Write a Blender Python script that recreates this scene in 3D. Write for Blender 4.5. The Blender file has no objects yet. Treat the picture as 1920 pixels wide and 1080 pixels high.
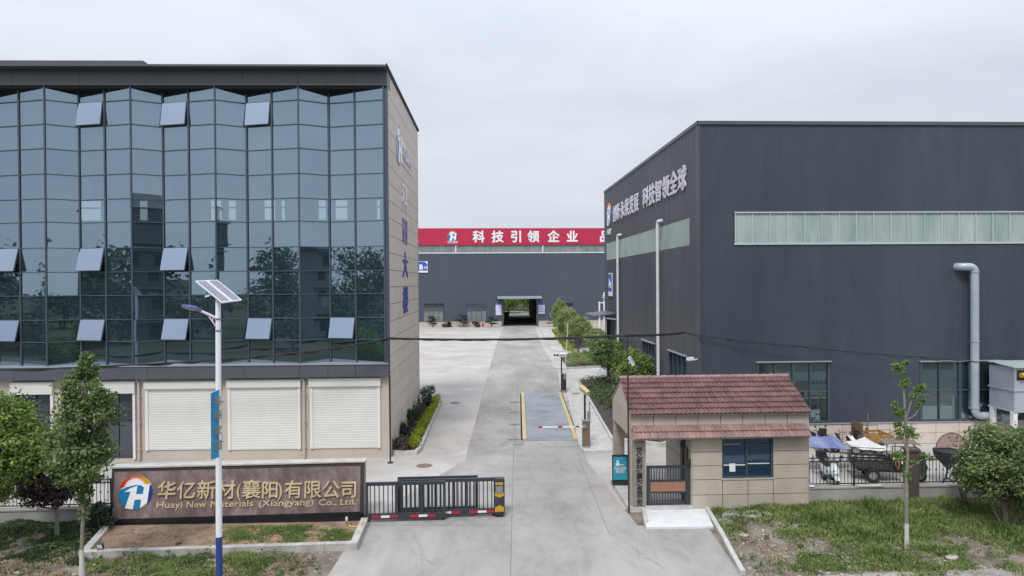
import bpy, bmesh, math, random
from mathutils import Vector, Matrix, noise
random.seed(11)
S = bpy.context.scene
COL = S.collection
R = math.radians

# ---------------------------------------------------------------- camera
FPX, CAMH = 1280.0, 8.7                      # focal length in pixels of the 1920 px photo, camera height
_t, _p, _r = math.atan(48 / FPX), math.atan(9.3 / FPX), 0.007
CF = Vector((math.sin(_t) * math.cos(_p), math.cos(_t) * math.cos(_p), -math.sin(_p)))
_rt = Vector((math.cos(_t), -math.sin(_t), 0)); _up = _rt.cross(CF)
CR = math.cos(_r) * _rt - math.sin(_r) * _up
CU = math.sin(_r) * _rt + math.cos(_r) * _up
CO = Vector((0, 0, CAMH))
cam = bpy.data.cameras.new("camera")
cam.sensor_width = 36; cam.lens = FPX / 1920 * 36
cam.clip_start = 0.2; cam.clip_end = 5000
camo = bpy.data.objects.new("camera", cam); COL.objects.link(camo)
_m = Matrix((CR, CU, -CF)).transposed().to_4x4(); _m.translation = CO
camo.matrix_world = _m
S.camera = camo

# ---------------------------------------------------------------- sky, sun, exposure
SUN_EL, SUN_AZ = R(54), R(-160)              # azimuth measured from +Y towards +X: high, behind the camera on the left
W = bpy.data.worlds.new("World"); S.world = W; W.use_nodes = True
nt = W.node_tree; nt.nodes.clear()
out = nt.nodes.new("ShaderNodeOutputWorld"); bg = nt.nodes.new("ShaderNodeBackground")
sky = nt.nodes.new("ShaderNodeTexSky"); sky.sky_type = 'NISHITA'; sky.sun_disc = False
sky.sun_elevation = SUN_EL; sky.sun_rotation = SUN_AZ % (2 * math.pi); sky.dust_density = 3
tc = nt.nodes.new("ShaderNodeTexCoord")
mp = nt.nodes.new("ShaderNodeMapping"); mp.inputs['Scale'].default_value = (1, 1, 3.2)
n1 = nt.nodes.new("ShaderNodeTexNoise"); n1.inputs['Scale'].default_value = 2.6; n1.inputs['Detail'].default_value = 5
n1.inputs['Roughness'].default_value = .5; n1.inputs['Distortion'].default_value = .4
rp = nt.nodes.new("ShaderNodeValToRGB")
rp.color_ramp.elements[0].position = .34; rp.color_ramp.elements[0].color = (6.5, 7.05, 8.0, 1)
rp.color_ramp.elements[1].position = .64; rp.color_ramp.elements[1].color = (7.7, 8.1, 8.75, 1)
mx = nt.nodes.new("ShaderNodeMix"); mx.data_type = 'RGBA'; mx.inputs[0].default_value = .93
nt.links.new(tc.outputs['Generated'], mp.inputs[0]); nt.links.new(mp.outputs[0], n1.inputs['Vector'])
nt.links.new(n1.outputs[0], rp.inputs[0])
nt.links.new(sky.outputs[0], mx.inputs[6]); nt.links.new(rp.outputs[0], mx.inputs[7])
sx = nt.nodes.new("ShaderNodeSeparateXYZ"); el = nt.nodes.new("ShaderNodeMapRange")      # overcast dome: brighter towards the zenith
el.inputs[1].default_value = .25; el.inputs[2].default_value = 1; el.inputs[3].default_value = 1; el.inputs[4].default_value = 2.05
vm = nt.nodes.new("ShaderNodeVectorMath"); vm.operation = 'SCALE'
nt.links.new(tc.outputs['Generated'], sx.inputs[0]); nt.links.new(sx.outputs[2], el.inputs[0])
nt.links.new(mx.outputs[2], vm.inputs[0]); nt.links.new(el.outputs[0], vm.inputs['Scale'])
nt.links.new(vm.outputs[0], bg.inputs[0]); bg.inputs[1].default_value = .1
nt.links.new(bg.outputs[0], out.inputs[0])
sl = bpy.data.lights.new("sun", 'SUN'); sl.energy = 1.9; sl.angle = R(12); sl.color = (1, .965, .92)
so = bpy.data.objects.new("sun", sl); COL.objects.link(so); so.location = (0, 0, 60)
_d = Vector((math.sin(SUN_AZ) * math.cos(SUN_EL), math.cos(SUN_AZ) * math.cos(SUN_EL), math.sin(SUN_EL)))
so.rotation_euler = _d.to_track_quat('Z', 'Y').to_euler()
S.view_settings.view_transform = 'Standard'; S.view_settings.look = 'None'
S.view_settings.exposure = 0.06; S.view_settings.gamma = 1
S.render.engine = 'CYCLES'
S.cycles.use_denoising = True
S.cycles.max_bounces = 6; S.cycles.transparent_max_bounces = 8; S.cycles.caustics_reflective = False

# ---------------------------------------------------------------- measuring the site from the photograph
def ray(u, v): return CF + (u - 960) / FPX * CR - (v - 540) / FPX * CU
def G(u, v, z=0.0):
    d = ray(u, v); return CO + d * ((z - CAMH) / d.z)
def D(u, v, y):
    d = ray(u, v); return CO + d * (y / d.y)
class Frame:
    """an upright local frame: a along the facade, b into the depth, z up"""
    def __init__(s, o, deg):
        s.o = Vector((o[0], o[1], 0)); s.deg = deg
        s.e = Vector((math.cos(R(deg)), math.sin(R(deg)), 0)); s.n = Vector((-s.e.y, s.e.x, 0))
    def px(s, u, v, b=0.0):                   # -> a, z on the plane at depth b
        d = ray(u, v); t = (b - (CO - s.o).dot(s.n)) / d.dot(s.n); p = CO + d * t
        return (p - s.o).dot(s.e), p.z
    def pxs(s, u, v, a):                      # -> b, z on the plane at a
        d = ray(u, v); t = (a - (CO - s.o).dot(s.e)) / d.dot(s.e); p = CO + d * t
        return (p - s.o).dot(s.n), p.z
    def A(s, u, v=540, b=0.0): return s.px(u, v, b)[0]
    def Z(s, u, v, b=0.0): return s.px(u, v, b)[1]

# ---------------------------------------------------------------- materials
MATS = {}
def mat(name, c, c2=None, rough=.7, metal=0.0, scale=3.0, bump=0.0, bscale=25.0, isl=0.0, spec=.4, trans=0.0, detail=6, stretch=(1, 1, 1), lo=.35, hi=.65, c3=None, stain=0.0, sscale=.16):
    m = bpy.data.materials.new(name); m.use_nodes = True; t = m.node_tree; N = t.nodes; L = t.links
    p = N['Principled BSDF']; p.inputs['Roughness'].default_value = rough; p.inputs['Metallic'].default_value = metal
    p.inputs['Specular IOR Level'].default_value = spec
    tcn = N.new("ShaderNodeTexCoord"); mpn = N.new("ShaderNodeMapping"); mpn.inputs['Scale'].default_value = stretch
    L.new(tcn.outputs['Object'], mpn.inputs[0])
    colr = None
    if c2:
        nz = N.new("ShaderNodeTexNoise"); nz.inputs['Scale'].default_value = scale; nz.inputs['Detail'].default_value = detail
        nz.inputs['Roughness'].default_value = .6
        L.new(mpn.outputs[0], nz.inputs['Vector'])
        rr = N.new("ShaderNodeValToRGB"); e = rr.color_ramp.elements
        e[0].position = lo; e[0].color = (*c, 1); e[1].position = hi; e[1].color = (*c2, 1)
        if c3: x = e.new(.5 * (lo + hi)); x.color = (*c3, 1)
        L.new(nz.outputs[0], rr.inputs[0]); colr = rr.outputs[0]
    if isl:
        ge = N.new("ShaderNodeNewGeometry"); hs = N.new("ShaderNodeHueSaturation")
        mr = N.new("ShaderNodeMapRange"); mr.inputs[3].default_value = 1 - isl; mr.inputs[4].default_value = 1 + isl
        L.new(ge.outputs['Random Per Island'], mr.inputs[0]); L.new(mr.outputs[0], hs.inputs['Value'])
        mh = N.new("ShaderNodeMapRange"); mh.inputs[3].default_value = .5 + isl * .05; mh.inputs[4].default_value = .5 - isl * .05
        L.new(ge.outputs['Random Per Island'], mh.inputs[0]); L.new(mh.outputs[0], hs.inputs['Hue'])
        if colr: L.new(colr, hs.inputs['Color'])
        else: hs.inputs['Color'].default_value = (*c, 1)
        colr = hs.outputs[0]
    if stain:                                 # wide dirty patches and sweeping wheel marks worn into the surface
        for sc_, dis, lo_, hi_, st_ in ((sscale, 1.5, .40, .62, stain), (sscale * 3.3, 3.5, .48, .66, stain * .7)):
            ns = N.new("ShaderNodeTexNoise"); ns.inputs['Scale'].default_value = sc_; ns.inputs['Detail'].default_value = 9; ns.inputs['Distortion'].default_value = dis; ns.inputs['Roughness'].default_value = .62
            L.new(mpn.outputs[0], ns.inputs['Vector'])
            mr2 = N.new("ShaderNodeMapRange"); mr2.inputs[1].default_value = lo_; mr2.inputs[2].default_value = hi_; mr2.inputs[3].default_value = 1; mr2.inputs[4].default_value = 1 - st_
            L.new(ns.outputs[0], mr2.inputs[0])
            vs_ = N.new("ShaderNodeVectorMath"); vs_.operation = 'SCALE'; L.new(colr, vs_.inputs[0]); L.new(mr2.outputs[0], vs_.inputs['Scale']); colr = vs_.outputs[0]
    if colr: L.new(colr, p.inputs['Base Color'])
    else: p.inputs['Base Color'].default_value = (*c, 1)
    if bump:
        nb = N.new("ShaderNodeTexNoise"); nb.inputs['Scale'].default_value = bscale; nb.inputs['Detail'].default_value = 4
        L.new(mpn.outputs[0], nb.inputs['Vector'])
        bp = N.new("ShaderNodeBump"); bp.inputs['Strength'].default_value = bump; bp.inputs['Distance'].default_value = .02
        L.new(nb.outputs[0], bp.inputs['Height']); L.new(bp.outputs[0], p.inputs['Normal'])
    if trans:
        tr = N.new("ShaderNodeBsdfTranslucent"); ms = N.new("ShaderNodeMixShader"); ms.inputs[0].default_value = trans
        if colr: L.new(colr, tr.inputs[0])
        else: tr.inputs[0].default_value = (*c, 1)
        L.new(p.outputs[0], ms.inputs[1]); L.new(tr.outputs[0], ms.inputs[2]); L.new(ms.outputs[0], N['Material Output'].inputs[0])
    MATS[name] = m; return m
def glass(name, gcol, tcol, fac=.5, wav=.0, base=None, haze=None):
    """reflecting tinted window glass: a mirror-like coat over a tinted see-through body (or a dark body where base is given)"""
    m = bpy.data.materials.new(name); m.use_nodes = True; t = m.node_tree; N = t.nodes; L = t.links
    N.remove(N['Principled BSDF'])
    g = N.new("ShaderNodeBsdfGlossy"); g.inputs['Color'].default_value = (*gcol, 1); g.inputs['Roughness'].default_value = .012
    if base: b = N.new("ShaderNodeBsdfDiffuse"); b.inputs[0].default_value = (*base, 1)
    else: b = N.new("ShaderNodeBsdfTransparent"); b.inputs[0].default_value = (*tcol, 1)
    if haze:                                  # milky haze mixed into the pane so dark reflections come out lighter
        df = N.new("ShaderNodeBsdfDiffuse"); df.inputs[0].default_value = (*haze, 1); m3 = N.new("ShaderNodeMixShader"); m3.inputs[0].default_value = .4
        L.new(b.outputs[0], m3.inputs[1]); L.new(df.outputs[0], m3.inputs[2]); b = m3
    ms = N.new("ShaderNodeMixShader"); ms.inputs[0].default_value = fac
    L.new(b.outputs[0], ms.inputs[1]); L.new(g.outputs[0], ms.inputs[2]); L.new(ms.outputs[0], N['Material Output'].inputs[0])
    if not base:                              # the inner face of a pane is clear: the coat is on the outer face
        gb = N.new("ShaderNodeNewGeometry"); cl = N.new("ShaderNodeBsdfTransparent"); m2 = N.new("ShaderNodeMixShader")
        L.new(gb.outputs['Backfacing'], m2.inputs[0]); L.new(ms.outputs[0], m2.inputs[1]); L.new(cl.outputs[0], m2.inputs[2]); L.new(m2.outputs[0], N['Material Output'].inputs[0])
    ge = N.new("ShaderNodeNewGeometry"); wn = N.new("ShaderNodeTexWhiteNoise"); wn.noise_dimensions = '1D'
    L.new(ge.outputs['Random Per Island'], wn.inputs['W'])                # every pane sits at a slightly different angle
    v1 = N.new("ShaderNodeVectorMath"); v1.operation = 'SUBTRACT'; v1.inputs[1].default_value = (.5, .5, .5); L.new(wn.outputs['Color'], v1.inputs[0])
    v2 = N.new("ShaderNodeVectorMath"); v2.operation = 'SCALE'; v2.inputs['Scale'].default_value = .016; L.new(v1.outputs[0], v2.inputs[0])
    v3 = N.new("ShaderNodeVectorMath"); v3.operation = 'ADD'; L.new(v2.outputs[0], v3.inputs[0]); L.new(ge.outputs['Normal'], v3.inputs[1])
    v4 = N.new("ShaderNodeVectorMath"); v4.operation = 'NORMALIZE'; L.new(v3.outputs[0], v4.inputs[0]); L.new(v4.outputs[0], g.inputs['Normal'])
    if wav:
        tcn = N.new("ShaderNodeTexCoord"); nb = N.new("ShaderNodeTexNoise"); nb.inputs['Scale'].default_value = .55; nb.inputs['Detail'].default_value = 1.5
        L.new(tcn.outputs['Object'], nb.inputs['Vector'])
        bp = N.new("ShaderNodeBump"); bp.inputs['Strength'].default_value = wav; bp.inputs['Distance'].default_value = .05
        L.new(nb.outputs[0], bp.inputs['Height']); L.new(v4.outputs[0], bp.inputs['Normal']); L.new(bp.outputs[0], g.inputs['Normal'])
    MATS[name] = m; return m
def px8(r, g, b):                             # 8-bit colour -> linear
    f = lambda x: ((x / 255 + .055) / 1.055) ** 2.4 if x > 10 else x / 255 / 12.92
    return (f(r), f(g), f(b))

# ---------------------------------------------------------------- mesh helpers
class MB:
    def __init__(s, at=(0, 0, 0)): s.v = []; s.f = []; s.mi = []; s.k = 0; s.o = Vector(at)
    def add(s, vs, fs):
        n = len(s.v); s.v += [Vector(q) - s.o for q in vs]
        for f in fs: s.f.append([i + n for i in f]); s.mi.append(s.k)
        return s
    def box(s, x0, x1, y0, y1, z0, z1):
        x0, x1 = min(x0, x1), max(x0, x1); y0, y1 = min(y0, y1), max(y0, y1); z0, z1 = min(z0, z1), max(z0, z1)
        return s.add([(x0, y0, z0), (x1, y0, z0), (x1, y1, z0), (x0, y1, z0), (x0, y0, z1), (x1, y0, z1), (x1, y1, z1), (x0, y1, z1)],
                     [(0, 3, 2, 1), (4, 5, 6, 7), (0, 1, 5, 4), (1, 2, 6, 5), (2, 3, 7, 6), (3, 0, 4, 7)])
    def obox(s, c, ex, ey, ez):               # box from centre and three half-axes
        c, ex, ey, ez = map(Vector, (c, ex, ey, ez))
        vs = [c + a * ex + b * ey + d * ez for d in (-1, 1) for a, b in ((-1, -1), (1, -1), (1, 1), (-1, 1))]
        return s.add(vs, [(0, 3, 2, 1), (4, 5, 6, 7), (0, 1, 5, 4), (1, 2, 6, 5), (2, 3, 7, 6), (3, 0, 4, 7)])
    def bar(s, a, b, w, h=None):              # rectangular bar between two points
        a, b = Vector(a), Vector(b); d = b - a; h = h or w
        u = d.cross(Vector((0, 0, 1)));
        if u.length < 1e-4: u = Vector((1, 0, 0))
        u.normalize(); n = u.cross(d).normalized()
        return s.obox((a + b) / 2, d / 2, u * w / 2, n * h / 2)
    def quad(s, a, b, c, d): return s.add([a, b, c, d], [(0, 1, 2, 3)])
    def prism(s, poly, z0, z1):
        n = len(poly); vs = [(p[0], p[1], z0) for p in poly] + [(p[0], p[1], z1) for p in poly]
        return s.add(vs, [tuple(range(n - 1, -1, -1)), tuple(range(n, 2 * n))] + [(i, (i + 1) % n, n + (i + 1) % n, n + i) for i in range(n)])
    def slab(s, poly3, off):                  # planar polygon in space thickened by a vector
        n = len(poly3); off = Vector(off); vs = [Vector(p) for p in poly3]; vs += [p + off for p in vs]
        return s.add(vs, [tuple(range(n - 1, -1, -1)), tuple(range(n, 2 * n))] + [(i, (i + 1) % n, n + (i + 1) % n, n + i) for i in range(n)])
    def tube(s, pts, rad, n=8, cap=True):
        pts = [Vector(p) for p in pts]; rs = rad if isinstance(rad, (list, tuple)) else [rad] * len(pts)
        rings = []; pu = None
        for i, p in enumerate(pts):
            d = (pts[min(i + 1, len(pts) - 1)] - pts[max(i - 1, 0)])
            if d.length < 1e-9: d = Vector((0, 0, 1))
            d.normalize()
            if pu is None:
                pu = d.cross(Vector((.13, .97, .21))); 
                if pu.length < .1: pu = d.cross(Vector((1, 0, 0)))
            u = (pu - d * pu.dot(d)).normalized(); pu = u; w = d.cross(u)
            rings.append([p + (u * math.cos(2 * math.pi * k / n) + w * math.sin(2 * math.pi * k / n)) * rs[i] for k in range(n)])
        fs = []
        for i in range(len(pts) - 1):
            for k in range(n): fs.append((i * n + k, i * n + (k + 1) % n, (i + 1) * n + (k + 1) % n, (i + 1) * n + k))
        vs = [q for r in rings for q in r]
        if cap:                               # caps keep their own corners, so that smooth walls shade as cylinders
            m0 = len(vs); vs += rings[0] + rings[-1]
            fs += [tuple(m0 + k for k in range(n - 1, -1, -1)), tuple(m0 + n + k for k in range(n))]
        return s.add(vs, fs)
    def wheel(s, c, axis, r, w, n=20, rin=None):   # tyre: a ring with a rounded tread
        c = Vector(c); ax = Vector(axis).normalized(); u = ax.orthogonal().normalized(); v = ax.cross(u)
        rin = rin or r * .62
        prof = [(rin, -w * .5), (r * .93, -w * .5), (r, -w * .25), (r, w * .25), (r * .93, w * .5), (rin, w * .5)]
        vs = []; k = len(prof)
        for i in range(n):
            q = u * math.cos(2 * math.pi * i / n) + v * math.sin(2 * math.pi * i / n)
            vs += [c + q * a + ax * b for a, b in prof]
        fs = [(i * k + j, i * k + (j + 1) % k, ((i + 1) % n) * k + (j + 1) % k, ((i + 1) % n) * k + j) for i in range(n) for j in range(k)]
        return s.add(vs, fs)
    def disc(s, c, axis, r, t, n=20):
        c = Vector(c); ax = Vector(axis).normalized(); return s.tube([c - ax * t / 2, c + ax * t / 2], r, n)
    def blob(s, c, rad, nu=10, nv=7, jit=0.0):
        c = Vector(c); vs = []; 
        for j in range(nv + 1):
            for i in range(nu):
                th = math.pi * j / nv; ph = 2 * math.pi * i / nu; k = 1 + random.uniform(-jit, jit)
                vs.append(c + Vector((rad[0] * math.sin(th) * math.cos(ph), rad[1] * math.sin(th) * math.sin(ph), rad[2] * math.cos(th))) * k)
        return s.add(vs, [(j * nu + i, (j + 1) * nu + i, (j + 1) * nu + (i + 1) % nu, j * nu + (i + 1) % nu) for j in range(nv) for i in range(nu)])
    def build(s, name, m, parent=None, smooth=False):
        me = bpy.data.meshes.new(name); me.from_pydata([tuple(q) for q in s.v], [], s.f)
        ms = m if isinstance(m, (list, tuple)) else [m]
        for x in ms: me.materials.append(MATS[x] if isinstance(x, str) else x)
        if any(s.mi): me.polygons.foreach_set('material_index', s.mi)
        if smooth: me.polygons.foreach_set('use_smooth', [True] * len(s.f))
        me.update()
        o = bpy.data.objects.new(name, me); COL.objects.link(o)
        if parent: o.parent = parent
        else: o.location = s.o
        return o
def tag(o, label=None, cat=None, group=None, kind=None):
    if label: o['label'] = label
    if cat: o['category'] = cat
    if group: o['group'] = group
    if kind: o['kind'] = kind
    return o
def thing(name, label, cat, loc=(0, 0, 0), deg=0.0, group=None):
    o = bpy.data.objects.new(name, None); COL.objects.link(o); o.empty_display_size = .3
    o.location = loc; o.rotation_euler = (0, 0, R(deg)); return tag(o, label, cat, group)
def structure(o): o['kind'] = 'structure'; return o
def dup(root, loc=None, deg=None, label=None):
    def cp(o, par):
        c = o.copy(); COL.objects.link(c)
        if par: c.parent = par
        for ch in list(o.children): cp(ch, c)
        return c
    r = cp(root, None)
    if loc is not None: r.location = loc
    if deg is not None: r.rotation_euler = (0, 0, R(deg))
    if label: r['label'] = label
    return r
def text(name, s, m, parent, o, ex, ey, size, extrude=.03, bold=.0, width=None, align_h=0.0):
    """lettering: glyphs with em size `size` starting at o, running along ex, standing along ey (both unit vectors)"""
    c = bpy.data.curves.new('glyphs', 'FONT'); c.body = s; c.size = 1; c.extrude = extrude / size / 2; c.resolution_u = 2
    t = bpy.data.objects.new('glyphs', c); COL.objects.link(t)
    me = bpy.data.meshes.new_from_object(t.evaluated_get(bpy.context.evaluated_depsgraph_get()))
    bpy.data.objects.remove(t)
    if bold:                                  # heavier strokes: shifted layers, each a hair behind the last
        bm_ = bmesh.new()
        for k, (dx, dy) in enumerate(((0, 0), (bold, bold * .4), (-bold, -bold * .4), (bold * .4, -bold), (-bold * .4, bold))):
            n0 = len(bm_.verts); bm_.from_mesh(me); bm_.verts.ensure_lookup_table()
            for v in bm_.verts[n0:]: v.co.x += dx; v.co.y += dy; v.co.z -= k * .0015 / size
        bm_.to_mesh(me); bm_.free()
    ex, ey = Vector(ex).normalized(), Vector(ey).normalized(); ez = ex.cross(ey); o = Vector(o)
    xs = [v.co.x for v in me.vertices]; w = max(xs) - min(xs); sx = size
    if width: sx = width / w
    x0 = min(xs) if width else 0
    for v in me.vertices: v.co = o + ex * ((v.co.x - x0) * sx - align_h) + ey * (v.co.y * size) + ez * (v.co.z * size + extrude / 2 + .004)
    me.materials.append(MATS[m]); me.name = name
    ob = bpy.data.objects.new(name, me); COL.objects.link(ob); ob.parent = parent
    return ob
def hanzi(s, m, parent, o, ex, ey, cell, step, extrude=.05, bold=.02, wide=1.0, name='letter'):
    """a row of separately mounted characters: cell = em size, step = advance (per char), wide = width factor"""
    ex, ey = Vector(ex).normalized(), Vector(ey).normalized()
    for i, ch in enumerate(s):
        if ch == ' ': continue
        ob = text(name, ch, m, parent, (0, 0, 0), (1, 0, 0), (0, 1, 0), 1.0, extrude, bold)
        ez = ex.cross(ey); p = Vector(o) + ex * (i * step)
        for v in ob.data.vertices:
            q = v.co.copy(); v.co = p + ex * (q.x * cell * wide) + ey * ((q.y + .1) * cell) + ez * q.z
EMB = ['logo_teal', 'logo_navy', 'logo_red', 'logo_orange', 'logo_yellow', 'logo_white']
def emblem(parent, c, r, ex, ey, name='emblem', t=.02, mats=EMB):
    """round emblem: teal and navy ground, red to yellow sky with a white sunburst and a white H"""
    ex, ey = Vector(ex).normalized(), Vector(ey).normalized(); ez = ex.cross(ey); c = Vector(c)
    mb = MB()
    def P(pts, k, d): mb.k = k; mb.slab([c + ex * (x * r) + ey * (y * r) + ez * (d * t) for x, y in pts], ez * t)
    def arc(a0, a1, n=14, q=1.0): return [(q * math.cos(R(a0 + (a1 - a0) * i / n)), q * math.sin(R(a0 + (a1 - a0) * i / n))) for i in range(n + 1)]
    P(arc(0, 348, 29), 5, 0)
    P(arc(171, 258) + [(-.45, -.75), (-.30, 0), (-.1, .42), (-.5, .33)], 0, 1)                 # teal
    P([(-.98, .14), (-.5, .34), (.0, .45), (.33, .41), (.47, .28), (.4, -.12), (.02, -.1), (.1, .4), (-.3, .25), (-.6, .0)], 0, 2)
    P([(-.02, -.44), (.38, -.44), (.30, -.92), (.12, -.99), (-.1, -.99)], 0, 2)
    P([(.82, .44)] + arc(25, -46, 10) + [(.72, -.62)], 1, 1)                                  # navy
    spikes = [(-.93, .15), (-.55, .50), (-.62, .52), (-.42, .6), (-.46, .70), (-.28, .68), (-.28, .82), (-.14, .74), (-.06, .93), (.04, .76), (.16, .92), (.2, .74), (.36, .82), (.36, .68), (.56, .7), (.5, .62), (.88, .47)]
    def ray_(a0, a1, n):                      # fine sunburst rays seen against the sky colours
        o_ = []
        for i in range(2 * n + 1):
            a = a0 + (a1 - a0) * i / (2 * n); t_ = (a - 28) / 143; b_ = .62 + .18 * math.sin(math.pi * min(1, max(0, t_)))
            rr_ = b_ + (.16 if i % 2 else 0) ; o_.append((rr_ * math.cos(R(a)) + (.0), rr_ * math.sin(R(a))))
        return o_
    P(arc(170, 112, 8) + ray_(112, 150, 5) + [(-.72, .36), (-.9, .22)], 2, 1)
    P(arc(112, 72, 6) + ray_(72, 112, 6), 3, 1)
    P(arc(72, 30, 6) + [(.86, .5)] + ray_(46, 72, 4), 4, 1)
    P([(-.66, .04), (-.3, .26), (.12, .40), (.04, -.1), (.44, -.1), (.55, .5), (.83, .46), (.72, -.62), (.32, -.92), (.37, -.42), (-.02, -.42), (-.1, -.99), (-.56, -.90), (-.27, .06)], 5, 3)
    return mb.build(name, mats, parent)
def leaves(mb, c, rad, n, size, clump=.25, nclump=None, hollow=.45, flat=.0, asp=.55, shell=False):
    """scatter leaf-sized faces in clumps through an ellipsoid"""
    c = Vector(c); nclump = nclump or max(6, n // 45); cs = []
    for _ in range(nclump):
        while True:
            q = Vector((random.uniform(-1, 1), random.uniform(-1, 1), random.uniform(-1, 1)))
            if hollow < q.length < 1: break
        cs.append(q)
    sg = clump
    for _ in range(n):
        q = random.choice(cs) + Vector((random.gauss(0, sg), random.gauss(0, sg), random.gauss(0, sg * .8)))
        p = c + Vector((q.x * rad[0], q.y * rad[1], q.z * rad[2]))
        d = Vector((random.gauss(0, 1), random.gauss(0, 1), random.gauss(0, 1) + .3))
        d += Vector((q.x, q.y, q.z)) * .8
        d.normalize(); u = d.orthogonal().normalized(); a = random.uniform(0, 6.3); w = d.cross(u)
        u, w = u * math.cos(a) + w * math.sin(a), w * math.cos(a) - u * math.sin(a)
        s = size * random.uniform(.6, 1.35)
        mb.add([p - u * s, p + w * s * asp + d * s * .12, p + u * s, p - w * s * asp + d * s * .12], [(0, 1, 2, 3)])
    return [c + Vector((q.x * rad[0], q.y * rad[1], q.z * rad[2])) for q in cs]
def tree(name, label, cat, base, trunk, blobs, leaf, lm, tm, group=None, nlimb=14, trunk_parts=(), limb_r=.025, clump=.22, hollow=.4, asp=.55, stems=()):
    """trunk: [(point, radius)], blobs: [(centre, radii, n)] relative to base"""
    t = thing(name, label, cat, base, 0, group)
    mb = MB(); pts = [Vector(p) for p, r in trunk]; rs = [r for p, r in trunk]
    mb.tube(pts, rs, 9)
    for st in stems: mb.tube([p for p, r in st], [r for p, r in st], 7)
    lf = MB(); ends = []
    fine = leaf < .08
    for c, rad, n in blobs: ends += leaves(lf, c, rad, int(n * 1.6) if fine else n, leaf * .8 if fine else leaf, clump, int(max(6, n // 45)), hollow=hollow, asp=asp)
    random.shuffle(ends)
    for e in ends[:nlimb]:
        src = [p for p in pts if p.z < e.z] or pts[:1]
        a = src[-1] if random.random() < .6 else random.choice(src[len(src) // 2:])
        mid = a.lerp(e, .5) + Vector((0, 0, -.08 * (e - a).length))
        mb.tube([a, mid, e], [limb_r * 1.3, limb_r, limb_r * .35], 5)
    mb.build('trunk', tm, t, True)
    for nm, p0, p1, r0, r1, m in trunk_parts: MB().tube([p0, p1], [r0, r1], 10).build(nm, m, t, True)
    lf.build('crown', lm, t)
    return t

# ---------------------------------------------------------------- palette
mat('yard_concrete', (.43, .41, .386), (.52, .496, .468), .9, scale=.22, bump=.15, bscale=30, detail=10, stain=.14, sscale=.12, spec=.2)
mat('road_concrete', (.28, .265, .252), (.42, .40, .381), .9, scale=.26, bump=.2, bscale=30, detail=13, stretch=(1, .45, 1), c3=(.36, .343, .327), lo=.3, hi=.62, spec=.2, stain=.2, sscale=.2)
mat('kerb_concrete', (.42, .41, .39), (.56, .55, .53), .85, scale=2.5, bump=.2)
mat('worn_kerb', (.33, .315, .29), (.50, .485, .46), .9, scale=2.2, bump=.3, detail=10)
mat('pale_concrete', (.60, .62, .63), (.70, .72, .73), .8, scale=2, bump=.1)
mat('joint_dark', (.20, .19, .18), rough=.9)
mat('old_cement', (.29, .275, .255), (.38, .365, .34), .9, scale=1.4, bump=.25, detail=9, stretch=(1, 1, .5))
mat('dirt', (.105, .086, .07), (.255, .22, .19), .95, scale=1.1, bump=.6, bscale=14, detail=12, c3=(.185, .155, .128))
mat('red_soil', (.17, .11, .075), (.30, .205, .145), .95, scale=2.2, bump=.7, bscale=22, detail=12)
mat('dark_soil', (.05, .042, .036), (.09, .078, .066), .95, scale=3, bump=.5)
mat('far_ground', (.045, .055, .035), (.11, .10, .08), 1, spec=0, scale=.05, detail=8)
mat('asphalt', (.09, .09, .09), (.13, .13, .125), .9, scale=3, bump=.3, bscale=60)
mat('grey_panel', (.088, .094, .112), (.10, .106, .125), .45, scale=.6)
mat('roof_panel', (.09, .09, .105), (.105, .105, .12), .5, scale=.5)
mat('soffit_dark', (.02, .022, .026), rough=.8)
mat('beige_stone', (.49, .42, .365), (.53, .46, .405), .6, scale=.9, detail=8)
mat('beige_stone_lifted', (.58, .50, .435), (.64, .555, .49), .6, scale=.7, detail=8, isl=.035)  # colour raised above the front stone to offset shade on the office flank
mat('groove', (.10, .088, .08), rough=.9)
mat('shutter_white', (.66, .655, .61), (.69, .685, .645), .5, scale=1.2)
mat('white_trim', (.74, .73, .70), rough=.5)
mat('mullion', (.085, .11, .14), rough=.4, metal=.3)
mat('sill_metal', (.42, .45, .5), rough=.4, metal=.4)
mat('curtain_cloth', (.50, .56, .60), (.62, .68, .70), .9, scale=1.5, stretch=(4, 4, .2), trans=.2)
mat('curtain_grey', (.20, .23, .27), (.30, .33, .37), .9, scale=1.5, stretch=(4, 4, .2), trans=.2)
mat('interior', (.10, .12, .13), rough=.9)
mat('interior_pale', (.3, .32, .33), rough=.9)
glass('curtain_glass', (.395, .51, .61), (.75, .95, .98), .60, .03, haze=(.09, .155, .185))
glass('vent_glass', (.41, .49, .605), (.2, .28, .3), .90, .02)
glass('factory_glass', (.50, .66, .70), None, .46, .02, base=(.03, .05, .058))
glass('blue_glass', (.5, .65, .85), None, .16, .02, base=(.016, .035, .075))
glass('dark_glass', (.55, .6, .68), None, .22, .03, base=(.03, .035, .045))
mat('corr_front_dim', (.050, .061, .083), (.067, .080, .104), .42, scale=.14, detail=9, stretch=(1, 1, .22), stain=.12, sscale=.5)  # front sheet: the weaker light on this face is put into its colour
mat('corr_side_lit', (.074, .080, .096), (.094, .10, .116), .36, scale=.18, detail=9, stretch=(1, 1, .22), stain=.12, sscale=.5)  # same sheet on the flank, its stronger light put into a lighter colour
mat('corr_hall', (.066, .084, .112), (.078, .096, .126), .45, scale=.06, detail=6)
mat('skylight', (.34, .445, .43), (.56, .655, .63), .4, scale=.6, trans=.2, detail=9, stretch=(1.6, 1, .35))
mat('skylight_frame', (.46, .53, .53), rough=.4)
mat('skylight_side', (.30, .385, .36), (.40, .48, .455), .4, scale=.4, trans=.15)
mat('skylight_hall', (.17, .215, .22), (.27, .32, .325), .5, scale=.3, stretch=(4, 1, 1))
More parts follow.
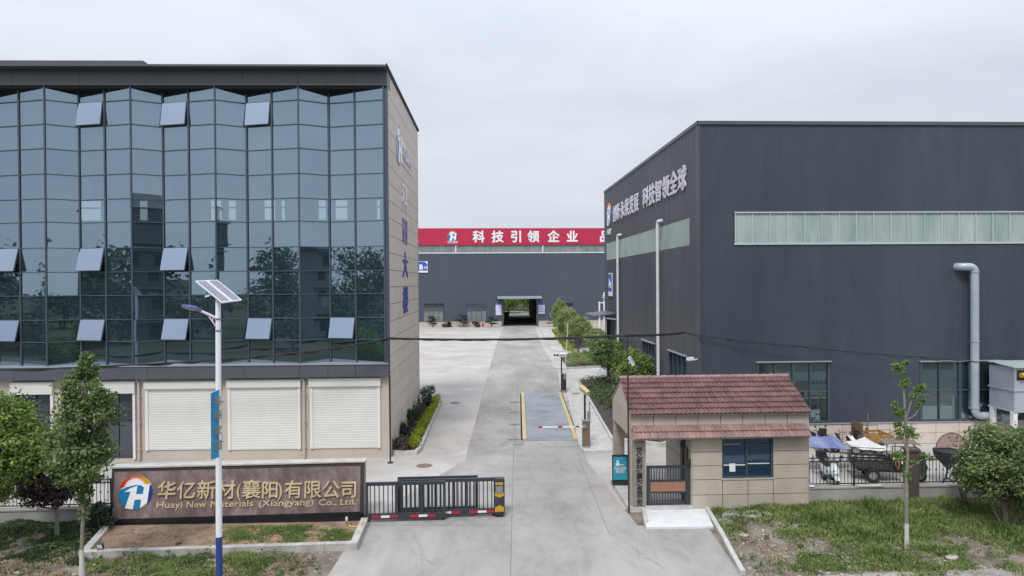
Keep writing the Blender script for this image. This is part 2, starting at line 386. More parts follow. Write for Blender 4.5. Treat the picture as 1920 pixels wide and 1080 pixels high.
mat('frosted', (.15, .17, .18), (.21, .235, .245), .5, scale=1.5)
mat('white_metal', (.66, .67, .71), (.74, .75, .78), .35, scale=2)
mat('duct_metal', (.36, .42, .50), (.44, .50, .57), .4, scale=.8, metal=.15)
mat('bin_metal', (.34, .38, .43), (.42, .46, .51), .45, scale=.7, metal=.1)
mat('pole_white', (.86, .86, .90), rough=.5)
mat('pole_blue', (.035, .065, .26), rough=.4)
mat('panel_cell', (.16, .17, .22), (.2, .21, .27), .25, scale=6)
mat('panel_line', (.5, .52, .58), rough=.5)
mat('lamp_purple', (.13, .12, .36), rough=.4)
mat('lamp_lens', (.42, .40, .34), rough=.3)
mat('black_metal', (.028, .03, .034), rough=.5)
mat('gate_metal', (.034, .04, .05), (.045, .051, .062), .45, scale=3)
mat('rust_pole', (.06, .03, .025), rough=.7)
mat('red_tape', (.50, .02, .045), rough=.45)
mat('white_tape', (.75, .75, .75), rough=.45)
mat('gold_yellow', (.52, .30, .035), rough=.4)
mat('granite_red', (.165, .118, .116), (.32, .245, .24), .40, scale=2.6, detail=14, stretch=(1, 1, .6), stain=.22, sscale=.7, c3=(.235, .172, .168), bump=.05, bscale=90)
mat('granite_dark', (.045, .038, .037), (.07, .06, .058), .35, scale=8)
mat('granite_black', (.016, .017, .02), (.028, .029, .033), .3, scale=8)
mat('gold', (.54, .43, .25), (.70, .59, .39), .38, metal=.1, scale=4)
mat('tile_red', (.125, .062, .058), (.185, .10, .093), .65, scale=1.6, isl=.2)
mat('tile_faded', (.22, .13, .12), (.33, .215, .195), .65, scale=2, isl=.16)
mat('gate_stone', (.415, .365, .31), (.485, .43, .37), .65, scale=1.3, detail=9)
mat('gate_stone_dark', (.35, .30, .26), (.40, .345, .30), .7, scale=1.5)
mat('plaque', (.20, .19, .165), (.29, .27, .235), .6, scale=1.8, stretch=(1, 1, .6))
mat('ink', (.015, .014, .013), rough=.6)
mat('orange_panel', (.29, .14, .09), (.34, .17, .115), .5, scale=3)
mat('pillar_brown', (.085, .068, .06), (.10, .082, .074), .6, scale=4)
mat('banner_red', (.44, .020, .065), (.48, .026, .075), .6, scale=.4)
mat('letter_white', (.78, .78, .80), rough=.5)
mat('letter_lilac', (.62, .60, .70), rough=.5)
mat('sign_blue', (.03, .10, .48), rough=.45)
mat('letter_blue', (.035, .07, .32), rough=.45)
mat('letter_violet', (.24, .17, .42), rough=.5)
mat('letter_faded', (.72, .70, .76), rough=.5)
mat('sign_teal', (.03, .26, .40), (.04, .32, .45), .35, scale=3)
mat('board_white', (.62, .61, .78), rough=.5)
mat('banner_blue', (.03, .22, .48), (.07, .36, .58), .5, scale=1.5, detail=4)
mat('script_gold', (.30, .34, .22), rough=.6)
for n_, c_ in dict(sheen_blue=(.32, .39, .54), sheen_pink=(.54, .47, .47), logo_teal=(.012, .20, .42), logo_navy=(.01, .05, .28), logo_red=(.62, .02, .012), logo_orange=(.68, .14, .01), logo_yellow=(.66, .32, .01), logo_white=(.88, .87, .90)).items(): mat(n_, c_, rough=.4)
mat('steel_deck', (.17, .19, .205), (.30, .335, .36), .5, scale=.45, detail=10, c3=(.25, .285, .315))
mat('rail_yellow', (.47, .39, .20), (.57, .48, .28), .6, scale=1.5)
mat('box_gold', (.21, .155, .10), rough=.4, metal=.3)
mat('box_dark', (.04, .036, .034), rough=.5)
mat('steel_grey', (.3, .31, .32), rough=.4, metal=.4)
mat('manhole_rust', (.17, .11, .085), (.24, .17, .13), .8, scale=6)
mat('manhole_grey', (.22, .215, .21), (.3, .29, .28), .8, scale=6)
mat('rubber', (.022, .022, .024), rough=.8)
mat('scooter_white', (.62, .68, .69), rough=.3)
mat('seat_black', (.02, .02, .022), rough=.55)
mat('truck_dark', (.035, .035, .036), (.06, .058, .056), .6, scale=4)
mat('truck_yellow', (.40, .22, .045), (.30, .17, .06), .6, scale=5)
mat('truck_rust', (.17, .10, .07), (.24, .15, .1), .7, scale=6)
mat('truck_green', (.03, .055, .045), rough=.4)
mat('canopy_brown', (.22, .165, .15), rough=.7)
mat('tarp_blue', (.13, .15, .34), (.30, .33, .44), .6, scale=1.2)
mat('tarp_white', (.62, .61, .62), (.70, .69, .70), .6, scale=1.5)
mat('hose_yellow', (.55, .40, .18), rough=.5)
mat('drum_red', (.60, .36, .36), (.68, .50, .49), .6, scale=2, trans=.4)
mat('bark', (.12, .095, .075), (.2, .165, .135), .9, scale=9, bump=.5)
mat('bark_pale', (.20, .185, .15), (.29, .27, .22), .9, scale=9, bump=.5)
mat('limewash', (.52, .51, .47), (.62, .61, .57), .8, scale=8)
mat('leaf_green', (.11, .18, .055), (.22, .30, .115), .6, isl=.42, scale=1.6, trans=.35)
mat('leaf_bright', (.14, .225, .05), (.25, .35, .09), .6, isl=.40, scale=1.4, trans=.35)
mat('leaf_deep', (.075, .12, .05), (.14, .20, .08), .6, isl=.42, scale=1.4, trans=.2)
mat('leaf_purple', (.045, .032, .030), (.085, .064, .056), .6, isl=.4, scale=2, trans=.2)
mat('leaf_olive', (.19, .25, .085), (.33, .40, .16), .6, isl=.35, scale=1.2, trans=.35)
mat('leaf_sapling', (.13, .22, .05), (.18, .29, .08), .6, isl=.3, scale=2, trans=.3)
mat('leaf_camphor', (.11, .165, .06), (.215, .28, .11), .55, isl=.42, scale=1.1, trans=.3)
mat('leaf_yellow', (.24, .30, .02), (.34, .38, .03), .6, isl=.3, scale=2, trans=.25)
mat('leaf_shrub', (.018, .035, .022), (.04, .062, .034), .6, isl=.45, scale=2, trans=.15)
mat('leaf_brown', (.06, .05, .04), (.095, .078, .06), .7, isl=.4, scale=2, trans=.15)
mat('leaf_pine', (.02, .042, .028), (.04, .065, .042), .7, isl=.4, scale=2)
mat('grass', (.09, .155, .034), (.25, .31, .105), .7, isl=.45, scale=.7, trans=.2)
mat('grass_dark', (.042, .072, .027), (.08, .115, .045), .7, isl=.4, scale=.9, trans=.2)
mat('straw', (.26, .21, .13), (.36, .30, .20), .8, isl=.35, scale=1)
mat('stone_chip', (.34, .31, .28), (.46, .43, .40), .9, isl=.3, scale=3)
mat('wood_leaf', (.05, .08, .05), (.095, .13, .08), .8, isl=.4, scale=.2)
mat('house_grey', (.16, .17, .175), (.21, .22, .225), .8, scale=.3)
mat('house_dark', (.085, .09, .092), (.12, .125, .128), .8, scale=.3)
mat('cable_black', (.018, .02, .022), rough=.6)

# ---------------------------------------------------------------- ground
def gp(pts, z=0.0): return [tuple(G(u, v, z).xy) for u, v in pts]
def sheet(name, poly, z, m, kind='structure'):
    mb = MB(); mb.add([(x, y, z) for x, y in poly], [tuple(range(len(poly)))]); o = mb.build(name, m)
    if o.data.polygons[0].normal.z < 0: o.data.flip_normals()
    return tag(o, kind=kind)
sheet('ground', [(-1500, -1500), (1500, -1500), (1500, 1500), (-1500, 1500)], -.03, 'far_ground')
sheet('dirt_verge', [(-60, 19.2), (60, 19.2), (60, 26.4), (-60, 26.4)], -.004, 'dirt')
sheet('street', [(-300, 9.5), (300, 9.5), (300, 19.3), (-300, 19.3)], -.012, 'asphalt')
sheet('road_shoulder', [tuple(G(u, v).xy) for u, v in ((1430, 1085), (1640, 1074), (1925, 1064), (2050, 1062), (2050, 1120), (1430, 1120))], .0, 'road_concrete')
sheet('yard', [(-60, 25.9), (60, 25.9), (60, 210), (-60, 210)], .0, 'yard_concrete')
DRV = gp([(560, 1190), (612, 1085), (660, 1008), (684, 984)])
drv = DRV + [(-4.5, 25.95)] + gp([(760, 930), (872, 862), (905, 740), (929, 650), (944, 613.5)]) + gp([(1003, 613), (1018, 652), (1044, 690), (1052, 735), (1088, 830), (1103, 868), (1140, 915), (1195, 985), (1330, 992), (1388, 1076), (1470, 1190)])
sheet('driveway', drv, .004, 'road_concrete')
mb = MB()
def strip(p, q, w, z): 
    p, q = G(*p), G(*q); d = (q - p).normalized(); n = Vector((-d.y, d.x, 0)) * w / 2
    mb.add([(p + n) + Vector((0, 0, z)), (p - n) + Vector((0, 0, z)), (q - n) + Vector((0, 0, z)), (q + n) + Vector((0, 0, z))], [(0, 1, 2, 3)])
for p, q in [((957, 1080), (963, 845)), ((1085, 858), (1142, 1000)), ((1074, 853), (1180, 846)), ((690, 985), (957, 985)), ((845, 858), (963, 843)), ((793, 752), (905, 750)), ((800, 698), (918, 694)), ((963, 845), (972, 700)), ((905, 722), (975, 722)), ((960, 770), (964, 770))]: strip(p, q, .025, .0085)
structure(mb.build('expansion_joint', 'joint_dark'))
mb = MB(); random.seed(77)
for p, q, k in (((1190, 1030), (1240, 1062), 8), ((770, 1030), (820, 1060), 9), ((880, 800), (950, 812), 10), ((1010, 700), (945, 672), 10), ((830, 690), (868, 664), 10)):
    P_, Q_ = G(*p), G(*q); d_ = (Q_ - P_) / k; s_ = Vector((-d_.y, d_.x, 0)).normalized(); c_ = [P_ + d_ * i + s_ * random.uniform(-.11, .11) for i in range(k + 1)]
    for i in range(k):
        w_ = random.uniform(.003, .007); e0 = s_ * w_; z_ = Vector((0, 0, .0125)); mb.add([c_[i] + e0 + z_, c_[i] - e0 + z_, c_[i + 1] - e0 + z_, c_[i + 1] + e0 + z_], [(0, 1, 2, 3)])
structure(mb.build('crack', 'joint_dark'))

# ---------------------------------------------------------------- office building (left)
FO = Frame(G(732, 858).xy, -.58)
office = thing('office_building', 'five storey office block with a zigzag blue glass front and beige stone side wall', 'building', FO.o, FO.deg)
A, Z = FO.A, FO.Z
XL, DEP = -31.0, FO.pxs(784, 400, 0)[0]
zsill0, zsill1 = Z(722, 706, -.3), Z(722, 681, -.3)
ztop0 = Z(714, 160.5, -.15); zfas1 = Z(714, 131.5, -.15); zroof = Z(720, 121, -.7)
mb = MB()                                      # ground floor wall with openings, shell of the upper floors
opn = [(A(-140), A(-20)), (A(22), A(97)), (A(178), A(251))]
zop = Z(230, 737); zopb = .12
xs = [XL] + [q for o_ in opn for q in o_] + [0]
for i in range(0, len(xs), 2): mb.box(xs[i], xs[i + 1], 0, .3, 0, zsill0)
for a0, a1 in opn: mb.box(a0, a1, 0, .3, Z(230, 714), zsill0); mb.box(a0, a1, .02, .3, 0, zopb)
mb.box(-.3, -.03, .3, DEP - .3, 0, zroof - .35)
mb.box(XL, XL + .3, .3, DEP - .3, 0, zroof - .35)
mb.build('wall', 'beige_stone', office)
mb = MB()                                      # rear wall with the window openings seen through the fourth floor
zr0, zr1 = Z(600, 414, DEP), Z(600, 374, DEP)
hol = [A(u, 400, DEP) for u in (150, 195, 262, 282, 395, 420, 428, 447, 495, 520, 527, 545, 596, 615, 628, 655, 705, 716)]
mb.box(XL, 0, DEP - .3, DEP, 0, zr0); mb.box(XL, 0, DEP - .3, DEP, zr1, zroof - .35)
e_ = [XL] + hol + [0]
for i in range(0, len(e_), 2): mb.box(e_[i], e_[i + 1], DEP - .3, DEP, zr0, zr1)
mb.build('rear_wall', 'interior_pale', office)
for i in range(0, len(hol), 2):
    mb = MB()
    for zz in (zr0 + .02, zr0 + (zr1 - zr0) * .62, zr1 - .02): mb.box(hol[i], hol[i + 1], DEP - .2, DEP - .12, zz - .05, zz + .05)
    mb.box(hol[i], hol[i] + .1, DEP - .2, DEP - .12, zr0, zr1); mb.box(hol[i + 1] - .1, hol[i + 1], DEP - .2, DEP - .12, zr0, zr1)
    mb.build('rear_window_frame', 'white_trim', office)
rows = [163, 188, 233, 278, 325, 371, 414, 462, 507, 551, 596, 637, 680.5]
zr = [Z(720, y - .5, -.1) for y in rows]
mb = MB()
for k in (3, 6, 9): mb.box(XL + .3, -.3, 1.3, DEP - .3, zr[k] - .25, zr[k] - .05)
mb.box(XL + .3, -.3, .3, DEP - .3, zsill0 - .2, zsill0 - .05)
mb.box(XL + .3, -.3, .3, DEP - .3, zroof - .6, zroof - .4)
mb.box(XL + .3, -.3, 7.5, 7.7, zsill1, Z(600, 418, 7.5)); mb.box(XL + .3, -.3, 7.5, 7.7, Z(600, 368, 7.5), zr[0])
for u in (86, 247, 405, 561): a = A(u, 400, 4); mb.box(a - .25, a + .25, 2.2, 2.7, zsill1, ztop0)
mb.build('floor_slab', 'interior', office)
peaks = [86, 247, 405, 561, 720.5]; mids = [37.5, 198, 355, 511, 666]; vals = [-10, 150, 307, 464, 618]
pts = []                                       # plan of the zigzag: (a, b)
pk = [A(u, 400, -.1) for u in peaks]; vl = [A(u, 400, .62) for u in vals]; md = [A(u, 400, .26) for u in mids]
per = (pk[4] - pk[0]) / 4
for j in (2, 1):
    pts += [(vl[0] - per * j, .62), (md[0] - per * j, .26), (pk[0] - per * j, -.1)]
for j in range(5): pts += [(vl[j], .62), (md[j], .26), (pk[j], -.1)]
openv = {(0, 1), (6, 0), (6, 3), (6, 6), (9, 0), (9, 3), (9, 6), (9, 9), (9, 12)}
VEN = {(6 + 3 * j, r) for j, r in ((1, 1), (2, 1), (3, 1), (0, 7), (1, 7), (2, 7), (0, 10), (1, 10), (2, 10), (3, 10), (4, 10))}
mul = MB()
for (a, b) in pts: mul.box(a - .036, a + .036, b - .06, b + .05, zsill1, zr[0])
for i in range(len(pts) - 1):
    (a0, b0), (a1, b1) = pts[i], pts[i + 1]
    p, q = Vector((a0, b0, 0)), Vector((a1, b1, 0)); d = (q - p); L_ = d.length; d.normalize(); n = Vector((d.y, -d.x, 0))
    st = MB(); zs = list(zr)
    for r in range(12):
        z1, z0 = zs[r], zs[r + 1]
        if r: mul.bar(p + d * .04 + n * .02 + Vector((0, 0, z1)), q - d * .04 + n * .02 + Vector((0, 0, z1)), .07, .04)
        if (i, r) in VEN:
            T = R(8 if r == 1 else 14); up = Vector((0, 0, 1)) * math.cos(T) - n * math.sin(T); h = z1 - z0 - .06
            nn = d.cross(up)
            top = p + d * .05 + n * .07 + Vector((0, 0, z1 - .02)); w = L_ - .1
            vs = MB().slab([top - up * h, top - up * h + d * w, top + d * w, top], nn * .03)
            vo = vs.build('vent_window', 'vent_glass', office)
            vo['label'] = 'top hung glass vent pushed open'
            fr = MB(); c4 = [top - up * h, top - up * h + d * w, top + d * w, top]
            for k in range(4): fr.bar(c4[k] - nn * .01, c4[(k + 1) % 4] - nn * .01, .05, .05)
            for e in (0, w): fr.bar(p + d * (.05 + e) + Vector((0, 0, z0 + .45)), top - up * h * .6 + d * e, .025)
            fr.build('vent_frame', 'mullion', vo)
        else:
            st.slab([v_ - n * .012 + Vector((0, 0, zz_)) for v_, zz_ in ((p, z0), (q, z0), (q, z1), (p, z1))], n * .012)
        if st.f and ((i, r + 1) in VEN or r == 11): st.build('glass_bay', 'curtain_glass', office); st = MB()
mul.build('mullion_grid', 'mullion', office)
random.seed(5)
for i in range(len(pts) - 1):                  # pleated curtains drawn behind the upper panes, a few lower down
    (a0, b0), (a1, b1) = pts[i], pts[i + 1]; p, q = Vector((a0, b0, 0)), Vector((a1, b1, 0)); d = q - p; n = Vector((d.y, -d.x, 0)).normalized()
    wide = i % 3 == 2
    for r0, r1, f0, f1, mm in ((1, 3, .02, .98, 'curtain_cloth' if wide else 'curtain_grey'), (9, 11, *random.choice(((.05, .4), (.6, .95), (0, 0), (0, 0))), 'curtain_grey'), (3, 5, *random.choice(((.7, .97), (.03, .3), (0, 0), (0, 0), (0, 0))), 'curtain_grey')):
        if f1 - f0 < .1: continue
        m = MB(); vs = []; K = 26
        for k in range(K + 1):
            c_ = p + d * (f0 + (f1 - f0) * k / K) - n * (.22 + .045 * math.sin(k * 1.9) + .02 * math.sin(k * .7 + i)); vs += [c_ + Vector((0, 0, zr[r1] + .06)), c_ + Vector((0, 0, zr[r0] - .04))]
        m.add(vs, [(2 * k, 2 * k + 2, 2 * k + 3, 2 * k + 1) for k in range(K)]); m.build('curtain', mm, office, True)
mb = MB()                                      # sill band, fascia, parapet
segs = [XL + 3.2 * i for i in range(7)] + [A(458, 690, -.3), A(562, 690, -.3), A(615, 690, -.3), A(667, 690, -.3), .02]
for a0, a1 in zip(segs, segs[1:]): mb.box(a0 + .008, a1 - .008, -.32, 0, zsill0, zsill1 - .05)
mb.build('sill_band', 'grey_panel', office)
MB().box(XL, .03, -.36, .7, zsill1 - .05, zsill1).build('sill_ledge', 'sill_metal', office)
mb = MB()
for a0, a1 in zip(segs, segs[1:]): mb.box(a0 + .006, a1 - .006, -.18, .9, ztop0, zfas1)
mb.build('fascia', 'grey_panel', office)
MB().box(XL, -.05, -.1, 1.2, ztop0 - .12, ztop0 - .01).build('soffit', 'soffit_dark', office)
mb = MB(); mb.box(XL, .06, -.72, DEP + .1, zfas1 + .002, zroof); mb.box(XL, A(268, 120, 2), 2, 9, zroof, Z(262, 113.5, 2))
mb.build('roof', 'roof_panel', office)
MB().box(.062, .1, -.75, DEP + .12, zfas1 + .05, zroof + .06).build('roof_edge', 'soffit_dark', office)
mb = MB(); bk = MB()                           # side cladding: stone courses with open joints
jy = [505 + 33.35 * k for k in range(-12, 12)]
jz = sorted([FO.pxs(725, y, 0)[1] for y in jy]); jz = [z for z in jz if .2 < z < zroof - .5]
jz = [0] + jz + [zfas1]
nb_ = 4
for z0, z1 in zip(jz, jz[1:]):
    mb.box(-.03, 0, .0, DEP, z0 + .015, z1 - .015)
mb.build('side_cladding', 'beige_stone_lifted', office)
MB().box(-.05, -.022, .02, DEP - .02, 0, zfas1).build('joint_backing', 'groove', office)
MB().box(-.16, .03, -.10, .0, zsill1, ztop0).build('corner_trim', 'mullion', office)
def shutter(u0, u1, y0, y1, yb):               # roller shutter: box, guide rails, slatted curtain
    a0, a1 = A(u0), A(u1); zt, zm, zb = Z(u1, y0), Z(u1, yb), Z(u1, y1)
    m = MB(); m.box(a0 - .03, a1 + .03, -.16, 0, zm, zt); s = m.build('roller_shutter', 'shutter_white', office)
    m = MB(); m.box(a0, a0 + .14, -.09, 0, zb, zm); m.build('guide_rail', 'white_trim', s); MB().box(a1 - .14, a1, -.09, 0, zb, zm).build('guide_rail', 'white_trim', s)
    m = MB(); n = int((zm - zb) / .12)
    for i in range(n):
        za, zz = zb + (zm - zb) * i / n, zb + (zm - zb) * (i + 1) / n
        m.add([(a0 + .14, -.043, za), (a1 - .14, -.043, za), (a1 - .14, -.05, zz - .012), (a0 + .14, -.05, zz - .012), (a0 + .14, -.043, zz), (a1 - .14, -.043, zz)], [(0, 1, 2, 3), (3, 2, 5, 4)])
    m.build('shutter_curtain', 'shutter_white', s)
shutter(271, 412.5, 714, 842, 727.5); shutter(425.5, 562, 711, 841.5, 725); shutter(579.5, 711.5, 708, 839, 723)
for a0, a1 in opn:                             # raised shutters over glazed openings
    zt = Z(230, 714.5)
    m = MB(); m.box(a0 - .05, a1 + .05, -.16, 0, zop, zt)
    for i in range(1, 4): m.box(a0 - .05, a1 + .05, -.166, -.16, zop + (zt - zop) * i / 4 - .01, zop + (zt - zop) * i / 4 + .01)
    s = m.build('shutter_box', 'shutter_white', office)
    m = MB(); m.box(a0 - .04, a0 + .08, -.1, 0, zopb, zop); m.build('guide_rail', 'white_trim', s); MB().box(a1 - .08, a1 + .04, -.1, 0, zopb, zop).build('guide_rail', 'white_trim', s)
    w = MB(); w.box(a0 + .08, a1 - .08, .16, .19, zopb, zop); w_ = w.build('shopfront_window', 'dark_glass', office)
    m = MB(); am = a0 + (a1 - a0) * .52
    for x in (a0 + .1, am, a1 - .1): m.box(x - .035, x + .035, .10, .15, zopb, zop)
    for zz in (zopb + .05, Z(230, 768), Z(230, 785)): m.box(a0 + .08, a1 - .08, .105, .15, zz - .03, zz + .03)
    m.build('window_frame', 'mullion', w_)
for u in (262, 571):                           # drain pipes with brackets
    a = A(u, 780); m = MB(); m.tube([(a, -.09, .05), (a, -.09, zsill0 - .18), (a - .09, -.12, zsill0 - .05)], .065, 10)
    dp = m.build('drain_pipe', 'beige_stone', office, True)
    m = MB(); [m.box(a - .09, a + .09, -.17, -.01, zz, zz + .04) for zz in (.6, 1.9, 3.2)]; m.build('pipe_bracket', 'beige_stone', dp)
SX, SY = Vector((0, 1, 0)), Vector((0, 0, 1))  # side wall lettering runs away from the street
b0, b1 = FO.pxs(753.3, 400, 0)[0], FO.pxs(763.5, 400, 0)[0]
for ch, y0, y1, mm in (('科', 345, 395, 'letter_faded'), ('研', 408, 458, 'letter_violet'), ('大', 472, 521, 'letter_blue'), ('楼', 537, 588, 'letter_blue')):
    z1, z0 = FO.pxs(758, y0, 0)[1], FO.pxs(758, y1, 0)[1]; c_ = (z1 - z0) * 1.04
    hanzi(ch, mm, office, (0, b0, z0), SX, SY, c_, 1, .04, .018, wide=(b1 - b0) / c_, name='wall_letter')
be, bz = FO.pxs(747.5, 270, 0); emblem(office, (.0, be, bz), 1.15, SX, SY, 'wall_emblem', .02, ['sheen_blue', 'sheen_blue', 'sheen_pink', 'sheen_pink', 'sheen_pink', 'logo_white'])  # emblem colours paled to carry the reflection seen at a raking angle
bt, bt1 = FO.pxs(753, 270, 0)[0], FO.pxs(770, 270, 0)[0]
text('wall_lettering', '华亿新材', 'letter_faded', office, (0, bt, bz - .45), SX, SY, 1.05, .06, .02, width=bt1 - bt)
text('wall_lettering', 'HUAYI NEW MATERIALS', 'letter_faded', office, (0, bt, bz - .95), SX, SY, .36, .03, .01, width=bt1 - bt)

# ---------------------------------------------------------------- factory hall (right)
FR = Frame(G(1311.5, 839).xy, .4)
fac = thing('factory_hall', 'tall dark corrugated factory hall with a pale skylight band and white slogan on its flank', 'building', FR.o, FR.deg)
A, Z = FR.A, FR.Z
FD = FR.pxs(1133.5, 400, 0)[0]; FH = Z(1311, 229.5); FW = 34.0
BS = lambda u, v=540: FR.pxs(u, v, 0)[0]
ZS = lambda u, v: FR.pxs(u, v, 0)[1]
def corr(mb, put, s0, s1, z0, z1, pitch, dep, holes=()):
    """trapezoidal sheet: put(s, out, z) -> point; holes = [(s0, s1, z0, z1)]"""
    prof = [(0, 0), (.56, 0), (.64, dep), (.90, dep), (.98, 0), (1, 0)]
    n = max(1, round((s1 - s0) / pitch)); p = (s1 - s0) / n
    for i in range(n):
        sm = s0 + p * (i + .5)
        iv = [(z0, z1)]
        for h in holes:
            if h[0] <= sm <= h[1]:
                iv = [w for a, b in iv for w in ((a, min(b, h[2])), (max(a, h[3]), b)) if w[1] - w[0] > .01]
        for a, b in iv:
            for (t0, d0), (t1, d1) in zip(prof, prof[1:]):
                q0, q1 = s0 + p * (i + t0), s0 + p * (i + t1)
                mb.add([put(q0, d0, a), put(q1, d1, a), put(q1, d1, b), put(q0, d0, b)], [(0, 1, 2, 3)])
zw0 = Z(1700, 790.5)                             # top of the stone plinth
sk = (A(1378.5), A(1378.5) + 30, Z(1650, 455.5), Z(1650, 398.5))
wins = [(A(1420), A(1553), zw0 + .03, Z(1500, 679)), (A(1726), A(1872), zw0 + .03, Z(1800, 677.5))]
pF = lambda s, o, z: (s, -o, z)
pS = lambda s, o, z: (-o, s, z)
mb = MB(); corr(mb, pF, .08, FW, zw0, FH, .2, .014, [sk] + wins); mb.build('front_cladding', 'corr_front_dim', fac)
ssk = (BS(1293.5, 430), BS(1138, 470), ZS(1293.5, 459.5), ZS(1293.5, 408))
sw = [(BS(1288.5, 700), BS(1256, 700), .9, ZS(1256, 657.5)), (BS(1229, 680), BS(1206, 680), .9, ZS(1206, 637.5))]
door = (BS(1153, 610), BS(1133.6, 610) - .6, 0, ZS(1153, 600))
mb = MB(); corr(mb, pS, .08, FD, .9, FH, .27, .035, [ssk, door] + sw); mb.build('side_cladding', 'corr_side_lit', fac)
MB().box(-.04, .1, -.045, .1, zw0, FH + .02).build('corner_flashing', 'corr_side_lit', fac)
mb = MB(); corr(mb, pF, *sk[:2], sk[2], sk[3], .16, .02)
s_ = mb.build('skylight_band', 'skylight', fac)
mb = MB(); n = int((sk[1] - sk[0]) / .93)
for i in range(n + 1): mb.box(sk[0] + .93 * i - .025, sk[0] + .93 * i + .025, -.06, -.022, sk[2], sk[3])
mb.box(sk[0] - .05, sk[1], -.065, -.016, sk[2] - .07, sk[2] + .03); mb.box(sk[0] - .05, sk[1], -.09, -.0145, sk[3] - .02, sk[3] + .05)
mb.build('skylight_rib', 'skylight_frame', s_)
mb = MB(); corr(mb, pS, ssk[0], ssk[1], ssk[2], ssk[3], .27, .03); s_ = mb.build('side_skylight', 'skylight_side', fac)
mb = MB(); mb.box(.1, FW, .12, .3, 0, FH - .1); mb.box(.12, .3, .3, door[0], 0, FH - .1); mb.box(.12, .3, door[0], FD, door[3], FH - .1); mb.box(.12, .3, door[1], FD, 0, door[3]); mb.box(.1, FW, FD - .2, FD, 0, FH - .1); mb.box(FW - .2, FW, 0, FD, 0, FH - .1)
mb.box(4, 4.2, .3, FD - .3, 0, 5)
mb.build('inner_wall', 'interior', fac)
mb = MB(); mb.box(-.06, FW, -.08, FD + .05, FH, FH + .06); mb.build('roof', 'roof_panel', fac)
mb = MB(); mb.box(-.07, -.03, -.09, FD, FH - .12, FH + .07); mb.box(-.07, FW, -.09, -.05, FH - .12, FH + .07); mb.build('roof_edge', 'grey_panel', fac)
mb = MB(); nx = int(FW / 1.27); hz = zw0 / 2      # plinth of stone panels
for i in range(nx):
    for z0, z1 in ((0.02, hz), (hz, zw0 - .05)): mb.box(.05 + i * 1.27, .05 + (i + 1) * 1.27 - .02, -.06, .1, z0, z1 - .018)
mb.build('plinth', 'beige_stone_lifted', fac)
mb = MB(); mb.box(.03, FW, -.05, .1, 0, zw0 - .05); mb.build('plinth_joint', 'groove', fac)
MB().box(0, FW, -.11, .1, zw0 - .05, zw0).build('plinth_cap', 'sill_metal', fac)
MB().box(-.06, .1, .1, door[0] - .3, 0, .9).build('side_plinth', 'beige_stone', fac)
for a0, a1, z0, z1 in wins:
    w = MB().box(a0, a1, .05, .08, z0, z1).build('window', 'factory_glass', fac)
    m = MB()
    for x, wd in ((a0, .05), (a0 + (a1 - a0) * .235, .025), (a0 + (a1 - a0) * .5, .06), (a0 + (a1 - a0) * .735, .025), (a1, .05)): m.box(x - wd, x + wd, -.04, .05, z0, z1)
    for z_ in (z0 + .03, z0 + (z1 - z0) * .515, z1 - .03): m.box(a0, a1, -.045, .05, z_ - .03, z_ + .03)
    m.build('window_frame', 'mullion', w)
    MB().box(a0 - .12, a1 + .12, -.12, .05, z1, z1 + .06).build('window_head', 'sill_metal', w)
for b0, b1, z0, z1 in sw:
    w = MB().box(.06, .09, b0, b1, z0, z1).build('window', 'factory_glass', fac)
    m = MB()
    for k in range(5): y = b0 + (b1 - b0) * k / 4; m.box(-.06, .06, y - .04, y + .04, z0, z1)
    for z_ in (z0, z0 + (z1 - z0) * .5): m.box(-.065, .06, b0, b1, z_, z_ + .06)
    m.build('window_frame', 'mullion', w)
    MB().box(-.14, .06, b0 - .1, b1 + .1, z1, z1 + .08).build('window_head', 'sill_metal', w)
mb = MB(); mb.box(.35, .4, door[0], door[1], 0, door[3]); mb.build('door', 'soffit_dark', fac)
zc = ZS(1158, 597); c0, c1 = BS(1157, 597), BS(1133.5, 597) - .4
mb = MB(); mb.slab([(-.02, c0, zc + .35), (-.02, c1, zc + .35), (-1.9, c1, zc + .12), (-1.9, c0, zc + .12)], (0, 0, .09))
cn = mb.build('door_canopy', 'grey_panel', fac)
for y in (c0 + .2, c1 - .2): MB().bar((-.03, y, zc - .1), (-1.7, y, zc + .1), .08).build('canopy_bracket', 'white_metal', cn)
for u, yt, tilt in ((1158.5, 441, 0), (1233.5, 415, 0)):   # white vent pipes up the side wall
    b = FR.pxs(u, 540, -.28)[0]; zt = FR.pxs(u, yt, -.28)[1]; r_ = .105
    m = MB(); m.tube([(-.28, b, 0), (-.28, b, zt - .25), (-.28, b - .02, zt - .08), (-.26, b - .1, zt), (-.02, b - .38, zt + .02)], r_, 12)
    vp = m.build('vent_pipe', 'white_metal', fac, True)
    m = MB(); [m.disc((-.28, b, z_), (0, 0, 1), r_ * 1.15, .07, 14) for z_ in (zt * .25, zt * .52, zt * .78)]; m.build('pipe_collar', 'white_metal', vp)
zq = FR.pxs(1149, 420, 0)
Lx, Lz = Vector((0, -1, 0)), Vector((0, 0, 1))
emb_b, emb_z = FR.pxs(1143, 402, 0); emblem(fac, (-.05, emb_b, emb_z), 1.02, Lx, Lz, 'wall_emblem', .02)
text('emblem_caption', '华亿新材', 'letter_white', fac, (-.05, emb_b + .95, emb_z - 1.75), Lx, Lz, .55, .03, .02, width=1.9)
sb0, sz0 = FR.pxs(1150.5, 417.5, 0); sb1 = FR.pxs(1200, 388, 0)[0]
cell = FR.pxs(1274, 314, 0)[1] - FR.pxs(1274, 361, 0)[1]
st_ = (sb0 - sb1) / 6
hanzi('创新永续发展', 'letter_lilac', fac, (-.05, sb0, sz0), Lx, Lz, cell, st_, .05, .028, wide=st_ / cell * .96)
